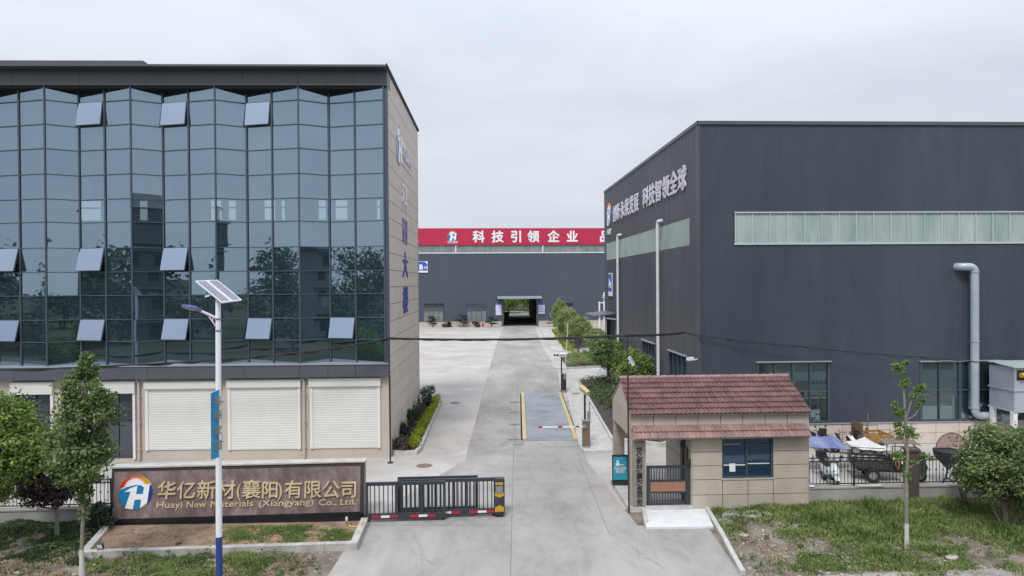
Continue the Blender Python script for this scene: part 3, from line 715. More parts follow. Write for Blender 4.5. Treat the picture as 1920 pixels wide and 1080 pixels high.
sb2 = FR.pxs(1207, 385, 0)[0]; sb3 = FR.pxs(1290.5, 352, 0)[0]; st2 = (sb2 - sb3) / 6
hanzi('科技智领全球', 'letter_lilac', fac, (-.05, sb2, sz0), Lx, Lz, cell, st2, .05, .028, wide=st2 / cell * .96)
gb, gz = FR.pxs(1146, 533, 0)                      # building A sign on the flank
z1_, z0_ = FR.pxs(1146, 512, 0)[1], FR.pxs(1146, 555, 0)[1]; h_ = z1_ - z0_
asg = thing('building_sign', 'white framed blue sign marking hall A on the flank of the right factory', 'sign', FR.o, FR.deg)
MB().box(-.1, -.037, gb - h_ * .42, gb + h_ * .42, z0_, z1_).build('board', 'letter_white', asg)
MB().box(-.115, -.1, gb - h_ * .38, gb + h_ * .38, z0_ + h_ * .2, z1_ - h_ * .04).build('blue_field', 'sign_blue', asg)
text('sign_letter', 'A', 'letter_white', asg, (-.115, gb + h_ * .3, z0_ + h_ * .36), Lx, Lz, h_ * .55, .02, .03)
text('sign_letter', '栋', 'letter_white', asg, (-.115, gb - h_ * .06, z0_ + h_ * .36), Lx, Lz, h_ * .3, .02, .02)
cc = thing('security_camera', 'white bullet security camera on a bracket at the corner of the right factory', 'camera', FR.o, FR.deg)
ca, cz = FR.px(1303, 675, -.6)
MB().tube([(-.02, .1, cz - .05), (-.35, -.1, cz - .05), (-.45, -.3, cz)], .035, 8).build('bracket', 'white_metal', cc, True)
MB().obox((-.6, -.45, cz + .05), (.16, .1, 0), (-.05, .09, 0), (0, 0, .08)).build('housing', 'white_metal', cc)
# metal duct down the front wall
du = thing('exhaust_duct', 'thick grey steel duct bending out of the factory wall and down to the dust collector', 'duct', FR.o, FR.deg)
da, dz = FR.px(1827, 500, -.35); dxz = FR.px(1827, 780, -.35)
r_ = .2; lo_z = FR.Z(1827, 779.5, -.35)
def bend(c, a0, a1, rr, ax, n=6): return [c + rr * (math.cos(R(a0 + (a1 - a0) * i / n)) * ax[0] + math.sin(R(a0 + (a1 - a0) * i / n)) * ax[1]) for i in range(n + 1)]
X_, Z_ = Vector((1, 0, 0)), Vector((0, 0, 1)); y_ = -.36
MB().tube([Vector((da - .72, .1, dz)), Vector((da - .7, y_ + .12, dz)), Vector((da - .6, y_, dz))] + bend(Vector((da - .28, y_, dz - .28)), 90, 0, .28, (X_, Z_)), [r_] * 10, 16).build('elbow', 'duct_metal', du, True)
MB().tube([(da, y_, dz - .24), (da, y_, lo_z + .36)], r_ * 1.02, 18).build('riser', 'duct_metal', du, True)
MB().tube([Vector((da, y_, lo_z + .4))] + bend(Vector((da + .35, y_, lo_z + .35)), 180, 270, .35, (X_, Z_)) + [Vector((da + 1.45, y_, lo_z))], r_ * .98, 18).build('elbow', 'duct_metal', du, True)
m = MB(); [m.disc((da, y_, z_), (0, 0, 1), r_ * 1.18, .05, 18) for z_ in (dz - .28, lo_z + .42, (dz + lo_z) / 2)]; m.build('flange', 'duct_metal', du, True)
# dust collector
bb = -2.2
dcx = FR.A(1902, 740, bb); dcz1, dcz0 = FR.Z(1900, 690, bb), FR.Z(1900, 772, bb); dcm = FR.Z(1900, 734, bb)
dc = thing('dust_collector', 'grey sheet metal dust collector on legs with a yellow motor, at the right edge', 'machine', FR.o, FR.deg)
MB().box(dcx, dcx + 3.2, bb, -.5, dcz0, dcz1).build('housing', 'bin_metal', dc)
m = MB(); [m.box(dcx - .05, dcx + 3.25, bb - .05, -.45, z_, z_ + .08) for z_ in (dcm, dcz0 - .04)]; m.build('flange', 'bin_metal', dc)
m = MB(); m.slab([(dcx - .08, bb - .1, dcz1 + .005), (dcx + 3.4, bb - .1, dcz1 - .0), (dcx + 3.4, -.4, dcz1 + .12), (dcx - .08, -.4, dcz1 + .13)], (0, 0, .05)); m.build('cover', 'skylight', dc)
m = MB(); m.box(dcx + .12, dcx + 1.5, bb - .03, bb, dcz1 - .62, dcz1 - .12); m.build('recess', 'soffit_dark', dc)
mt = MB(); mt.tube([(dcx + .2, bb - .15, dcz1 - .35), (dcx + 1.1, bb - .15, dcz1 - .35)], .13, 12); mt.build('motor', 'gold_yellow', dc, True)
for x in (dcx + .05, dcx + 2.9):
    for y in (bb + .1, -.7): MB().box(x - .11, x + .11, y - .11, y + .11, 0, dcz0).build('leg', 'white_metal', dc)
mt = MB(); mt.tube([(dcx + .7, bb + .2, .95), (dcx + 1.5, bb + .2, .95)], .24, 12); mt.box(dcx + .6, dcx + 1.6, bb, bb + .5, 0, .7); mt.build('fan_motor', 'gold_yellow', dc)
MB().tube([(dcx + .45, -.9, lo_z), (dcx + .9, -.9, lo_z + .05), (dcx + 1.2, -1.1, dcz0 + .1)], .2, 14).build('inlet', 'duct_metal', dc, True)

# ---------------------------------------------------------------- hall B at the far end of the yard
FB = Frame(G(786, 614).xy, 2.0)
A, Z = FB.A, FB.Z
hb = thing('back_hall', 'wide dark steel hall closing the far end of the drive, under the red banner', 'building', FB.o, FB.deg)
HZ = Z(960, 428); AL, AR, HDp = -22.0, A(1133) + 30, 46.0
zp = Z(960, 602); d0, d1, dz_ = A(943.5), A(1005.5), Z(975, 560.5)
hw = [(A(794), A(831), zp + .05, Z(812, 569)), (A(875), A(911.5), zp + .05, Z(893, 569)), (A(1057), A(1074), Z(1065, 584), Z(1065, 568))]
zk0, zk1 = Z(960, 474), Z(960, 459.5)
mb = MB(); corr(mb, pF, AL, AR, zp, zk0, .5, .05, [(d0, d1, 0, dz_)] + hw); corr(mb, pF, AL, AR, zk1, HZ - .1, .5, .05); mb.build('front_cladding', 'corr_hall', hb)
mb = MB(); corr(mb, pF, AL, AR, zk0, zk1, .5, .05); s_ = mb.build('skylight_band', 'skylight_hall', hb)
mb = MB(); [mb.box(A(u) - .12, A(u) + .12, -.12, 0, zk0, zk1) for u in (690, 855, 1018, 1180)]; mb.box(AL, AR, -.12, 0, zk0 - .1, zk0 + .08); mb.build('skylight_rib', 'white_metal', s_)
mb = MB(); mb.box(AL, d0, -.1, 0, 0, zp - .12); mb.box(d1, AR, -.1, 0, 0, zp - .12); mb.build('plinth', 'beige_stone', hb)
mb = MB(); mb.box(AL, d0, -.15, 0, zp - .12, zp); mb.box(d1, AR, -.15, 0, zp - .12, zp); mb.build('plinth_cap', 'beige_stone', hb)
mb = MB(); mb.box(AL, d0 - .2, .2, .4, 0, zk0); mb.box(d1 + .2, AR, .2, .4, 0, zk0); mb.box(d0 - .2, d1 + .2, .2, .4, dz_ + .2, zk0)
mb.box(AL, d0 - 2, HDp - .3, HDp, 0, HZ - .3); mb.box(d1 + 3, AR, HDp - .3, HDp, 0, HZ - .3); mb.box(d0 - 2, d1 + 3, HDp - .3, HDp, dz_ + .3, HZ - .3)
mb.box(AL, AL + .3, .4, HDp, 0, HZ - .3); mb.box(AR - .3, AR, .4, HDp, 0, HZ - .3)
mb.box(d0 - 2.2, d0 - 2, .4, 40, 0, 7); mb.box(d1 + 2.6, d1 + 2.8, .4, 40, 0, 7); mb.box(d0 + .2, d0 + 1.6, 6, 9, 0, 2.6)
mb.build('inner_wall', 'soffit_dark', hb)
MB().box(AL, AR, .0, HDp, HZ - .2, HZ - .05).build('roof', 'roof_panel', hb)
MB().box(AL + .4, AR - .4, .4, HDp - .4, .012, .02).build('inner_floor', 'yard_concrete', hb)
for i, (a0, a1, z0, z1) in enumerate(hw):
    w = MB().box(a0, a1, .05, .1, z0, z1).build('window', 'dark_glass', hb)
    m = MB(); n = 4 if i < 2 else 2
    for k in range(n + 1): x = a0 + (a1 - a0) * k / n; m.box(x - .03, x + .03, -.06, .05, z0, z1)
    for z_ in (z0, z0 + (z1 - z0) * .6, z1): m.box(a0, a1, -.07, .05, z_ - .03, z_ + .03)
    m.build('window_frame', 'corr_hall', w)
    MB().box(a0 + .03, a1 - .03, .02, .045, z0 + .03, z0 + (z1 - z0) * .58).build('frosted_pane', 'frosted', w)
dr = MB(); dr.box(d0 - .35, d0, -.25, .4, 0, dz_ + .3); dr.box(d1, d1 + .35, -.25, .4, 0, dz_ + .3); dr.box(d0, d1, -.25, .4, dz_, dz_ + .5)
drf = dr.build('gateway', 'grey_panel', hb)
m = MB(); m.box(A(933, 557, -2), A(1015.5, 557, -2), -2.4, 0, Z(975, 560, -2), Z(975, 555.5, -2)); m.build('canopy', 'sill_metal', hb)
bn = thing('slogan_banner', 'long red banner with white lettering along the top of the far hall', 'banner', FB.o, FB.deg)
zb0, zb1 = Z(960, 459.3), Z(960, 428)
mb = MB(); mb.box(AL, AR, -.3, -.12, zb0, zb1); mb.build('panel', 'banner_red', bn)
Bx, Bz = Vector((1, 0, 0)), Vector((0, 0, 1))
lz = Z(960, 454.5, -.3); lcell = (Z(960, 432, -.3) - lz) * 1.02
for ch, u in zip('科技引领企业品', (886.5, 922, 957, 989, 1027, 1062, 1124)): hanzi(ch, 'letter_white', bn, (A(u, 440, -.3) - .05, -.3, lz), Bx, Bz, lcell, 1, .1, .035)
emblem(bn, (A(848, 440, -.3), -.3, Z(848, 442.5, -.3)), 1.02, Bx, Bz, 'emblem', .03)
text('emblem_caption', '华亿新材', 'letter_white', bn, (A(839, 455, -.3), -.3, Z(848, 456, -.3)), Bx, Bz, .55, .05, .02, width=2.05)
sg = thing('building_sign', 'blue sign with a white B and a white lower edge, high on the far hall', 'sign', FB.o, FB.deg)
s0, s1, sz0_, sz1_ = A(781, 500, -.1), A(802, 500, -.1), Z(790, 511, -.1), Z(790, 490, -.1)
MB().box(s0, s1, -.2, -.1, sz0_, sz1_).build('board', 'letter_white', sg)
MB().slab([(s0 + .05, -.2, sz0_ + .38), (s1 - .08, -.2, sz0_ + .38), (s1 - .08, -.2, sz1_ - .55), (s1 - .6, -.2, sz1_ - .07), (s0 + .05, -.2, sz1_ - .07)], (0, -.02, 0)).build('blue_field', 'sign_blue', sg)
text('sign_letter', 'B', 'letter_white', sg, (A(786, 500, -.22), -.22, Z(790, 505, -.2)), Bx, Bz, 1.35, .03, .05)
text('sign_letter', '栋', 'letter_white', sg, (A(795.5, 500, -.22), -.22, Z(790, 505, -.2) + .1), Bx, Bz, .6, .03, .02)
for u0, u1, v0, v1, lb in ((929, 941.5, 568.5, 591, 'plain lilac white notice board left of the far hall gateway'), (1008, 1021, 569, 588.5, 'lilac notice board ruled into rows, right of the far hall gateway')):
    nb = thing('notice_board', lb, 'notice board', FB.o, FB.deg, 'notice boards beside the far gateway')
    a0, a1, z0, z1 = A(u0), A(u1), Z(u0, v1), Z(u0, v0)
    MB().box(a0, a1, -.2, -.06, z0, z1).build('board', 'board_white', nb)
    m = MB(); m.box(a0, a1, -.215, -.2, z1 - .3, z1)
    if u0 > 1000:
        for k in range(1, 4): z_ = z0 + (z1 - z0) * k / 4.6; m.box(a0 + .08, a1 - .08, -.212, -.2, z_ - .05, z_ + .05)
    m.build('blue_heading', 'sign_blue', nb)

# ---------------------------------------------------------------- gatehouse
gx0, gx1, gy0, gy1 = 5.42, D(1512, 860, 25.75).x, 25.62, 29.25
F0 = lambda u, v, y=gy0: D(u, v, y)
GH = thing('gatehouse', 'beige tiled gatehouse with a pitched red tile roof and an open side porch', 'building', (gx0, gy0, 0))
O = (gx0, gy0, 0)
ze = F0(1350, 774).z; zr_ = D(1310, 708.5, 27.45).z; zca, zcb = F0(1350, 802).z, F0(1350, 817).z
xr = F0(1297, 860).x                              # left edge of the room
xw0, xw1, zwb, zwt = F0(1354, 860).x, F0(1449, 860).x, F0(1400, 896).z, F0(1400, 817).z
xq0, xq1 = gx0, F0(1211, 880).x
mb = MB(O)
mb.box(xr, xw0, gy0, gy0 + .2, 0, zca); mb.box(xw1, gx1, gy0, gy0 + .2, 0, zca); mb.box(xw0, xw1, gy0, gy0 + .2, 0, zwb); mb.box(xw0, xw1, gy0, gy0 + .2, zwt, zca)
mb.box(gx1 - .2, gx1, gy0 + .2, gy1, 0, ze); mb.box(xr, xr + .2, gy0 + .2, gy1, 0, ze); mb.box(xr + .2, gx1 - .2, gy1 - .2, gy1, 0, ze)
mb.build('wall', 'groove', GH)
mb = MB(O)                                        # stone slabs hung on the room walls
g_ = .012; zj = [0.06] + [F0(1330, y).z for y in (927.5, 899, 873, 847)] + [zca]
for z0, z1 in zip(zj, zj[1:]):
    cols = [(xr, xw0), (xw1, gx1)]
    if z1 <= zwb + .05: cols = [(xr, xw0), (xw0, (xw0 + xw1) / 2), ((xw0 + xw1) / 2, xw1), (xw1, gx1)]
    for a0, a1 in cols: mb.box(a0 + g_, a1 - g_, gy0 - .03, gy0, z0 + g_, min(z1, zca) - g_)
    mb.box(xr - .03, xr, gy0 - .03, gy1, z0 + g_, z1 - g_); mb.box(gx1, gx1 + .03, gy0 - .03, gy1, z0 + g_, z1 - g_)
mb.build('stone_cladding', 'gate_stone', GH)
mb = MB(O); mb.box(gx0 + .01, gx1 + .01, gy0 - .012, gy0 + .22, zca, ze); mb.box(gx0 + .015, gx0 + .25, gy0 + .22, gy1, F0(1180, 820).z, ze); mb.box(gx0, gx1, gy1 - .2, gy1, F0(1180, 820).z, ze); mb.build('beam', 'groove', GH)
mb = MB(O); nf = 8; w_ = (gx1 - gx0 + .04) / nf
for i in range(nf): mb.box(gx0 + i * w_ + g_, gx0 + (i + 1) * w_ - g_, gy0 - .03, gy0 - .012, zca, ze - .01)
mb.box(gx0 - .012, gx0 + .015, gy0 - .03, gy1, F0(1180, 820).z, ze - .01)
mb.build('fascia', 'gate_stone', GH)
# porch columns in stone courses
for (x0, x1, y0, y1) in ((xq0, xq1, gy0, gy0 + .5), (gx0, gx0 + .42, gy1 - .35, gy1)):
    mb = MB(O)
    for k in range(5): z0 = .1 + k * .56; mb.box(x0, x1, y0, y1, z0, min(z0 + .545, zca + .02))
    mb.box(x0 + .02, x1 - .02, y0 + .02, y1 - .02, 0, zca)
    mb.build('column', 'gate_stone' if y0 == gy0 else 'gate_stone_dark', GH)
dr_ = MB(O).box(xr - .065, xr - .032, gy0 + .35, gy0 + 1.35, .2, 2.3).build('side_door', 'box_dark', GH)
MB(O).box(xr - .10, xr - .065, gy0 + 1.2, gy0 + 1.28, 1.2, 1.3).build('door_handle', 'steel_grey', dr_)
mb = MB(O); mb.prism([(gx0 - .12, gy0 - .08), (xr, gy0 - .08), (xr, gy1), (gx0 - .12, gy1)], 0.0, .2); mb.build('porch_floor', 'kerb_concrete', GH)
MB(O).box(xr - .03, gx1 + .04, gy0 - .1, gy0, 0, .06).build('plinth', 'gate_stone_dark', GH)
mb = MB(O)                                        # gable ends
ym = (gy0 + gy1) / 2
for x in (gx0 - .0, gx1 - .1): mb.slab([(x, gy0, ze), (x, gy1, ze), (x, ym, zr_ - .06)], (.1, 0, 0))
mb.build('gable', 'beige_stone', GH)
def tiles(x0, x1, ya, za, yb, zb, nrow, pitch):    # rows of wavy tiles from eave (a) to ridge (b)
    m = MB(O); n = int(round((x1 - x0) / pitch)); sl = Vector((0, yb - ya, zb - za)); nn = Vector((0, -(zb - za), yb - ya)).normalized()
    if nn.z < 0: nn = -nn
    wave = [(0, .0), (.18, .028), (.36, .036), (.52, .026), (.66, .004), (.84, -.006), (1, 0)]
    for r in range(nrow):
        t0, t1 = r / nrow - .012, (r + 1) / nrow + .01
        for i in range(n):
            jx = random.uniform(-.008, .008); lift = random.uniform(0, .012)
            vs = []
            for fx, fz in wave:
                x = x0 + (i + fx) * (x1 - x0) / n + jx
                p0 = Vector((x, ya, za)) + sl * t0 + nn * (fz + .055 + lift); p1 = Vector((x, ya, za)) + sl * t1 + nn * (fz + .012)
                vs += [p0 - nn * .03, p0, p1]
            fs = []
            for k in range(len(wave) - 1): fs += [(3 * k, 3 * k + 3, 3 * k + 4, 3 * k + 1), (3 * k + 1, 3 * k + 4, 3 * k + 5, 3 * k + 2)]
            m.add(vs, fs)
    return m
rt_ = tiles(gx0 - .06, gx1 + .05, gy0 - .2, ze + .0, ym, zr_, 7, .17).build('roof', 'tile_red', GH)
tiles(gx0 - .06, gx1 + .05, gy1 + .2, ze + .0, ym, zr_, 7, .17).build('rear_roof_slope', 'tile_red', rt_)
m = MB(O); m.slab([(gx0 - .04, gy0 - .18, ze - .05), (gx0 - .04, ym, zr_ - .05), (gx1 + .03, ym, zr_ - .05), (gx1 + .03, gy0 - .18, ze - .05)], (0, 0, .04)); m.slab([(gx0 - .04, gy1 + .18, ze - .05), (gx0 - .04, ym, zr_ - .05), (gx1 + .03, ym, zr_ - .05), (gx1 + .03, gy1 + .18, ze - .05)], (0, 0, .04)); m.build('roof_deck', 'gate_stone_dark', rt_)
m = MB(O); k = 22; sx_ = (gx1 - gx0 + .08) / k
for i in range(k): m.tube([(gx0 - .05 + i * sx_, ym, zr_ + .03), (gx0 - .05 + (i + 1.08) * sx_, ym, zr_ + .045)], [.085, .098], 10)
m.build('ridge_tile', 'tile_faded', rt_)
cp = tiles(gx0 + .05, gx1 - .06, gy0 - .42, zcb, gy0 - .02, zca + .12, 2, .16).build('tile_canopy', 'tile_faded', GH)
m = MB(O); m.box(gx0 + .05, gx1 - .08, gy0 - .34, gy0 - .03, zcb - .045, zcb + .015); m.build('canopy_slab', 'gate_stone', cp)
wn = MB(O).box(xw0, xw1, gy0 + .10, gy0 + .13, zwb, zwt).build('window', 'blue_glass', GH)
m = MB(O); xm = xw0 + (xw1 - xw0) * .49; zt_ = F0(1400, 835).z
for x in (xw0 + .03, xm, xw1 - .03): m.box(x - .03, x + .03, gy0 + .03, gy0 + .10, zwb, zwt)
for z_ in (zwb + .03, zt_, zwt - .03): m.box(xw0, xw1, gy0 + .035, gy0 + .10, z_ - .025, z_ + .025)
m.build('window_frame', 'mullion', wn)
m = MB(O); m.box(xw0 + .05, xm - .04, gy0 + .085, gy0 + .095, F0(1380, 874).z, F0(1380, 872).z); m.box(xm + .05, xw1 - .1, gy0 + .085, gy0 + .095, F0(1420, 871).z, F0(1420, 869.3).z); m.box(xw0 + .05, xm - .2, gy0 + .085, gy0 + .095, F0(1420, 834).z, F0(1420, 832.5).z); m.build('glass_rail', 'white_trim', wn)
m = MB(O); m.box(F0(1369, 877).x, F0(1380, 877).x, gy0 + .07, gy0 + .08, F0(1370, 885.5).z, F0(1370, 870).z); m.build('paper_notice', 'letter_white', wn)
MB(O).box(xw0 - .04, xw1 + .04, gy0 - .06, gy0 + .03, zwb - .05, zwb).build('window_sill', 'gate_stone', wn)
# vertical name plaque on the front column
pq = thing('name_plaque', 'tall vertical stone plaque with black company name characters on the gatehouse column', 'plaque', O)
px0, px1, pz0, pz1 = F0(1186, 880).x, F0(1208.5, 880).x, F0(1197, 949).z, F0(1197, 829).z
MB(O).box(px0, px1, gy0 - .075, gy0 - .002, pz0, pz1).build('slab', 'plaque', pq)
chs = '华亿新材（襄阳）有限公司'; ys = [843, 853.5, 864, 874.5, 881.5, 890.5, 900, 907, 915, 925, 934, 942.5]
for ch, y in zip(chs, ys):
    cw = F0(1192.5, 842).x; c_ = .245
    if ch in '（）':
        text('letter', '(' if ch == '（' else ')', 'ink', pq, (cw - O[0] + .03, gy0 - .075 - O[1], F0(1197, y - 1.5).z), (0, 0, -1), (1, 0, 0), .22, .012, .012)
    else: text('letter', ch, 'ink', pq, (cw - O[0] - .01, gy0 - .075 - O[1], F0(1197, y + 4.2).z), (1, 0, 0), (0, 0, 1), c_, .012, .012)
# pedestrian gate
pgy = gy0 + .12
pg = thing('pedestrian_gate', 'dark steel pedestrian gate with an orange band, beside the gatehouse column', 'gate', (xq1, pgy, 0))
Q = (xq1, pgy, 0); P_ = lambda u, v: D(u, v, pgy)
z0, z1 = P_(1250, 947).z, P_(1250, 873).z; x0, x1 = P_(1213, 900).x, P_(1286, 900).x
MB(Q).box(x0, x0 + .11, pgy - .05, pgy + .05, .02, z1 + .0).build('gate_post', 'gate_metal', pg); MB(Q).box(x1, x1 + .13, pgy - .05, pgy + .05, .02, z1 + .1).build('gate_post', 'gate_metal', pg)
m = MB(Q); za, zb = P_(1250, 921).z, P_(1250, 902).z
for a, b in ((z1 - .09, z1), (zb - .02, zb + .05), (za - .06, za), (z0, z0 + .08)): m.box(x0 + .115, x1 - .005, pgy - .035, pgy + .035, a, b)
n = 13
for i in range(n):
    x = x0 + .17 + (x1 - x0 - .23) * i / (n - 1)
    m.box(x - .016, x + .016, pgy - .015, pgy + .015, z0 + .08, za - .06); m.box(x - .016, x + .016, pgy - .015, pgy + .015, zb + .05, z1 - .09)
m.build('gate_leaf', 'gate_metal', pg)
MB(Q).box(x0 + .14, x1 - .03, pgy - .03, pgy + .03, za, zb - .02).build('orange_panel', 'orange_panel', pg)
MB(Q).box(x1 + .01, x1 + .26, pgy - .12, pgy - .055, P_(1290, 872).z, P_(1290, 860).z).build('lock_box', 'black_metal', pg)
fr_ = thing('face_scanner', 'dark entry scanner head on a thin pole inside the porch by the pedestrian gate', 'scanner', (P_(1287, 860).x, gy0 + .55, 0))
MB().tube([(0, 0, .12), (0, 0, 2.35)], .045, 10).build('pole', 'black_metal', fr_, True)
MB().obox((-.02, -.04, 2.45), (.09, 0, 0), (0, .03, .0), (0, -.04, .17)).build('head', 'black_metal', fr_)
# pale ramp slab and side kerb
cr = [G(1203, 957), G(1212, 992), G(1338, 991), G(1322, 955)]
mb = MB(); mb.prism([(p.x, p.y) for p in cr], .0, .07); structure(mb.build('entry_ramp', 'pale_concrete'))
def kerb(name, label, poly, h, w=.16, m='kerb_concrete', closed=False, soil=None, deg=0):
    """a kerb of separate stones along a ground polyline; soil = material of the bed inside"""
    t = structure(thing(name, None, None, (poly[0][0], poly[0][1], 0)))
    mb = MB((poly[0][0], poly[0][1], 0)); pts = [Vector((p[0], p[1], 0)) for p in poly]
    if closed: pts.append(pts[0])
    for a, b in zip(pts, pts[1:]):
        d = b - a; L_ = d.length; n = max(1, round(L_ / 1.0)); d = d / n
        for i in range(n):
            p, q = a + d * i + d * (.008 / max(d.length, .01)), a + d * (i + 1)
            k = (q - p).normalized(); s = Vector((-k.y, k.x, 0)) * w / 2
            if i == n - 1: q = q + k * w / 2
            if i == 0: p = p - k * w / 2
            mb.prism([tuple((p + s).xy), tuple((p - s).xy), tuple((q - s).xy), tuple((q + s).xy)], 0, h + random.uniform(-.003, .003) + random.choice((0, .002)))
    mb.build('kerb_stone', m, t)
    if soil:
        mb = MB((poly[0][0], poly[0][1], 0)); mb.prism([(p.x, p.y) for p in pts[:-1] if True] if closed else [(p.x, p.y) for p in pts], 0, h * .7); mb.build('soil', soil, t)
    return t
k1 = [G(1325, 957), G(1352, 1003), G(1392, 1077)]; kerb('ramp_kerb', None, [(p.x, p.y) for p in k1], .14, .15)
k1 = [G(1206, 957), G(1211, 983)]; kerb('ramp_kerb', None, [(p.x, p.y) for p in k1], .16, .14)
# advertising board
c = D(1163, 906, 28.45)
bs = thing('advert_stand', 'teal poster screen in a black frame standing by the porch column', 'sign', (c.x, c.y, .2), -3)
wv = (D(1177, 880, c.y).x - D(1148, 880, c.y).x) / 2; hb_ = D(1163, 855, c.y).z - .2
MB().obox((0, .05, hb_ / 2 + .02), (wv, 0, 0), (0, .05, 0), (0, .06, hb_ / 2)).build('frame', 'black_metal', bs)
MB().obox((0, -.01, hb_ * .57), (wv * .9, 0, 0), (0, .014, 0), (0, .05, hb_ * .39)).build('poster', 'sign_teal', bs)
MB().box(-wv * 1.02, wv * 1.02, -.14, .22, 0, .14).build('base', 'black_metal', bs)
for s_, z_, wd in (('外来人员车辆', .52, .72), ('请登记进入', .42, .6)): text('poster_lettering', s_, 'letter_white', bs, (-wv * wd, -.035 - (.57 - z_) * .12, hb_ * z_), (1, 0, 0), (0, .12, 1), .16, .006, .008, width=wv * wd * 2)
m = MB(); m.box(-wv * .58, -wv * .1, -.034, -.018, hb_ * .66, hb_ * .76); m.box(-wv * .45, -wv * .2, -.02, -.004, hb_ * .765, hb_ * .85); m.box(-wv * .1, wv * .5, -.034, -.018, hb_ * .685, hb_ * .71); m.build('poster_figure', 'letter_white', bs)

# ---------------------------------------------------------------- entrance sign
FS = Frame(G(205, 990).xy, math.degrees(math.atan2(G(682, 975).y - G(205, 990).y, G(682, 975).x - G(205, 990).x)))
sn = thing('company_sign', 'long low reddish granite sign wall with a round emblem and raised gold company lettering', 'sign', FS.o, FS.deg)
A, Z = FS.A, FS.Z
SW = FS.A(682, 930); zs = Z(205, 974.5); zt = FS.px(440, 872.5, .24)[1]; LN = .24 / (zt - zs)
yb_ = lambda z: (z - zs) * LN                     # the face leans back
MB().prism([(0, -.05), (SW, -.05), (SW, .62), (0, .62)], 0, zs).build('base', 'granite_black', sn)
def lean(x0, x1, z0, z1, d0, d1): return [[(x, yb_(z) + d, z) for x, z in ((x0, z0), (x1, z0), (x1, z1), (x0, z1))] for d in (d0, d1)]
m = MB(); m.add([(0, 0, zs), (SW, 0, zs), (SW, .6, zs), (0, .6, zs), (0, .24, zt), (SW, .24, zt), (SW, .6, zt), (0, .6, zt)], [(0, 3, 2, 1), (4, 5, 6, 7), (0, 1, 5, 4), (1, 2, 6, 5), (2, 3, 7, 6), (3, 0, 4, 7)])
m.build('border', 'granite_dark', sn)
m = MB(); zt1 = zt - .13; xb = .2; ncol = 9
m.slab([(.10, yb_(zs + .02) - .004, zs + .02), (SW - .14, yb_(zs + .02) - .004, zs + .02), (SW - .14, yb_(zt1) - .004, zt1), (.10, yb_(zt1) - .004, zt1)], (0, -.012, 0))
m.build('granite_face', 'granite_red', sn)
MB().box(-.02, SW + .03, .2, .68, zt, zt + .05).build('coping', 'kerb_concrete', sn)
ey_ = Vector((0, LN, 1)).normalized(); ex_ = Vector((1, 0, 0))
def onface(u, v):
    a, z = FS.px(u, v, .12); return (a, yb_(z) - .016, z)
emblem(sn, onface(255, 923), FS.A(287, 923, .12) - FS.A(255, 923, .12), ex_, ey_, 'emblem', .012)
px_m = FS.A(301, 923, .12) - FS.A(300, 923, .12)
for ch, u0, u1 in (('华', 296, 331), ('亿', 333, 368), ('新', 370, 406), ('材', 407, 443), ('(', 444, 458), ('襄', 454, 491), ('阳', 490, 524), (')', 521, 534), ('有', 534, 569), ('限', 569, 604), ('公', 604, 639), ('司', 638, 672)):
    o_ = onface(u0, 932.5 - (u0 - 296) * .0085); cs = (u1 - u0) * px_m
    if ch in '()': text('letter', ch, 'gold', sn, (o_[0] + .02, o_[1], o_[2] + .02), ex_, ey_, 36 * px_m, .05, .0, width=8 * px_m)
    else: text('letter', ch, 'gold', sn, o_, ex_, ey_, cs * 1.03, .06, .012)
o_ = onface(296, 951.5)
def latin(s, u0, u1, dy=0):
    o_ = onface(u0, 951.3 - (u0 - 296) * .017); ob = text('latin_lettering', s, 'gold', sn, o_, ex_, ey_, 17 * px_m, .03, .010, width=(u1 - u0) * px_m)
latin('Huayi', 296, 344); latin('New', 352, 389); latin('Materials', 397, 478); latin('(Xiangyang)', 487, 592); latin('Co., Ltd.', 599, 671)
# planter in front of the sign
pl = [G(205, 993), G(158, 1047), G(664, 1030), G(683, 985)]
pp = [(p.x, p.y) for p in pl]
pt = structure(kerb('sign_planter', None, pp, .24, .24, 'worn_kerb'))
m = MB((pp[0][0], pp[0][1], 0)); m.prism(pp, 0, .15); m.build('soil', 'red_soil', pt)
fl = thing('floodlight', 'small square floodlight with a white face lying on the planter kerb', 'light', G(188, 1030, .24))
MB().obox((0, 0, .1), (.1, 0, 0), (0, .025, .03), (0, -.04, .1)).build('housing', 'black_metal', fl); MB().obox((0, -.027, .09), (.078, 0, 0), (0, .006, .007), (0, -.032, .075)).build('lens', 'letter_white', fl); MB().box(-.07, .07, -.03, .08, -.005, .03).build('bracket', 'black_metal', fl)
hs = thing('hose', 'short yellowish hose lying across the right end of the sign base', 'hose', G(668, 984, .15))
o_ = Vector(G(668, 984, .15)); hp = [Vector(G(u, v, z)) - o_ for u, v, z in ((650, 976, .4), (651, 983, .2), (657, 987, .17), (668, 988, .18), (677, 984, .26), (681, 977, .3))]
MB().tube(hp, .028, 8).build('hose_body', 'hose_yellow', hs, True)
MB().tube([hp[0], hp[0] + Vector((0, 0, .12))], .042, 8).build('nozzle', 'white_trim', hs)

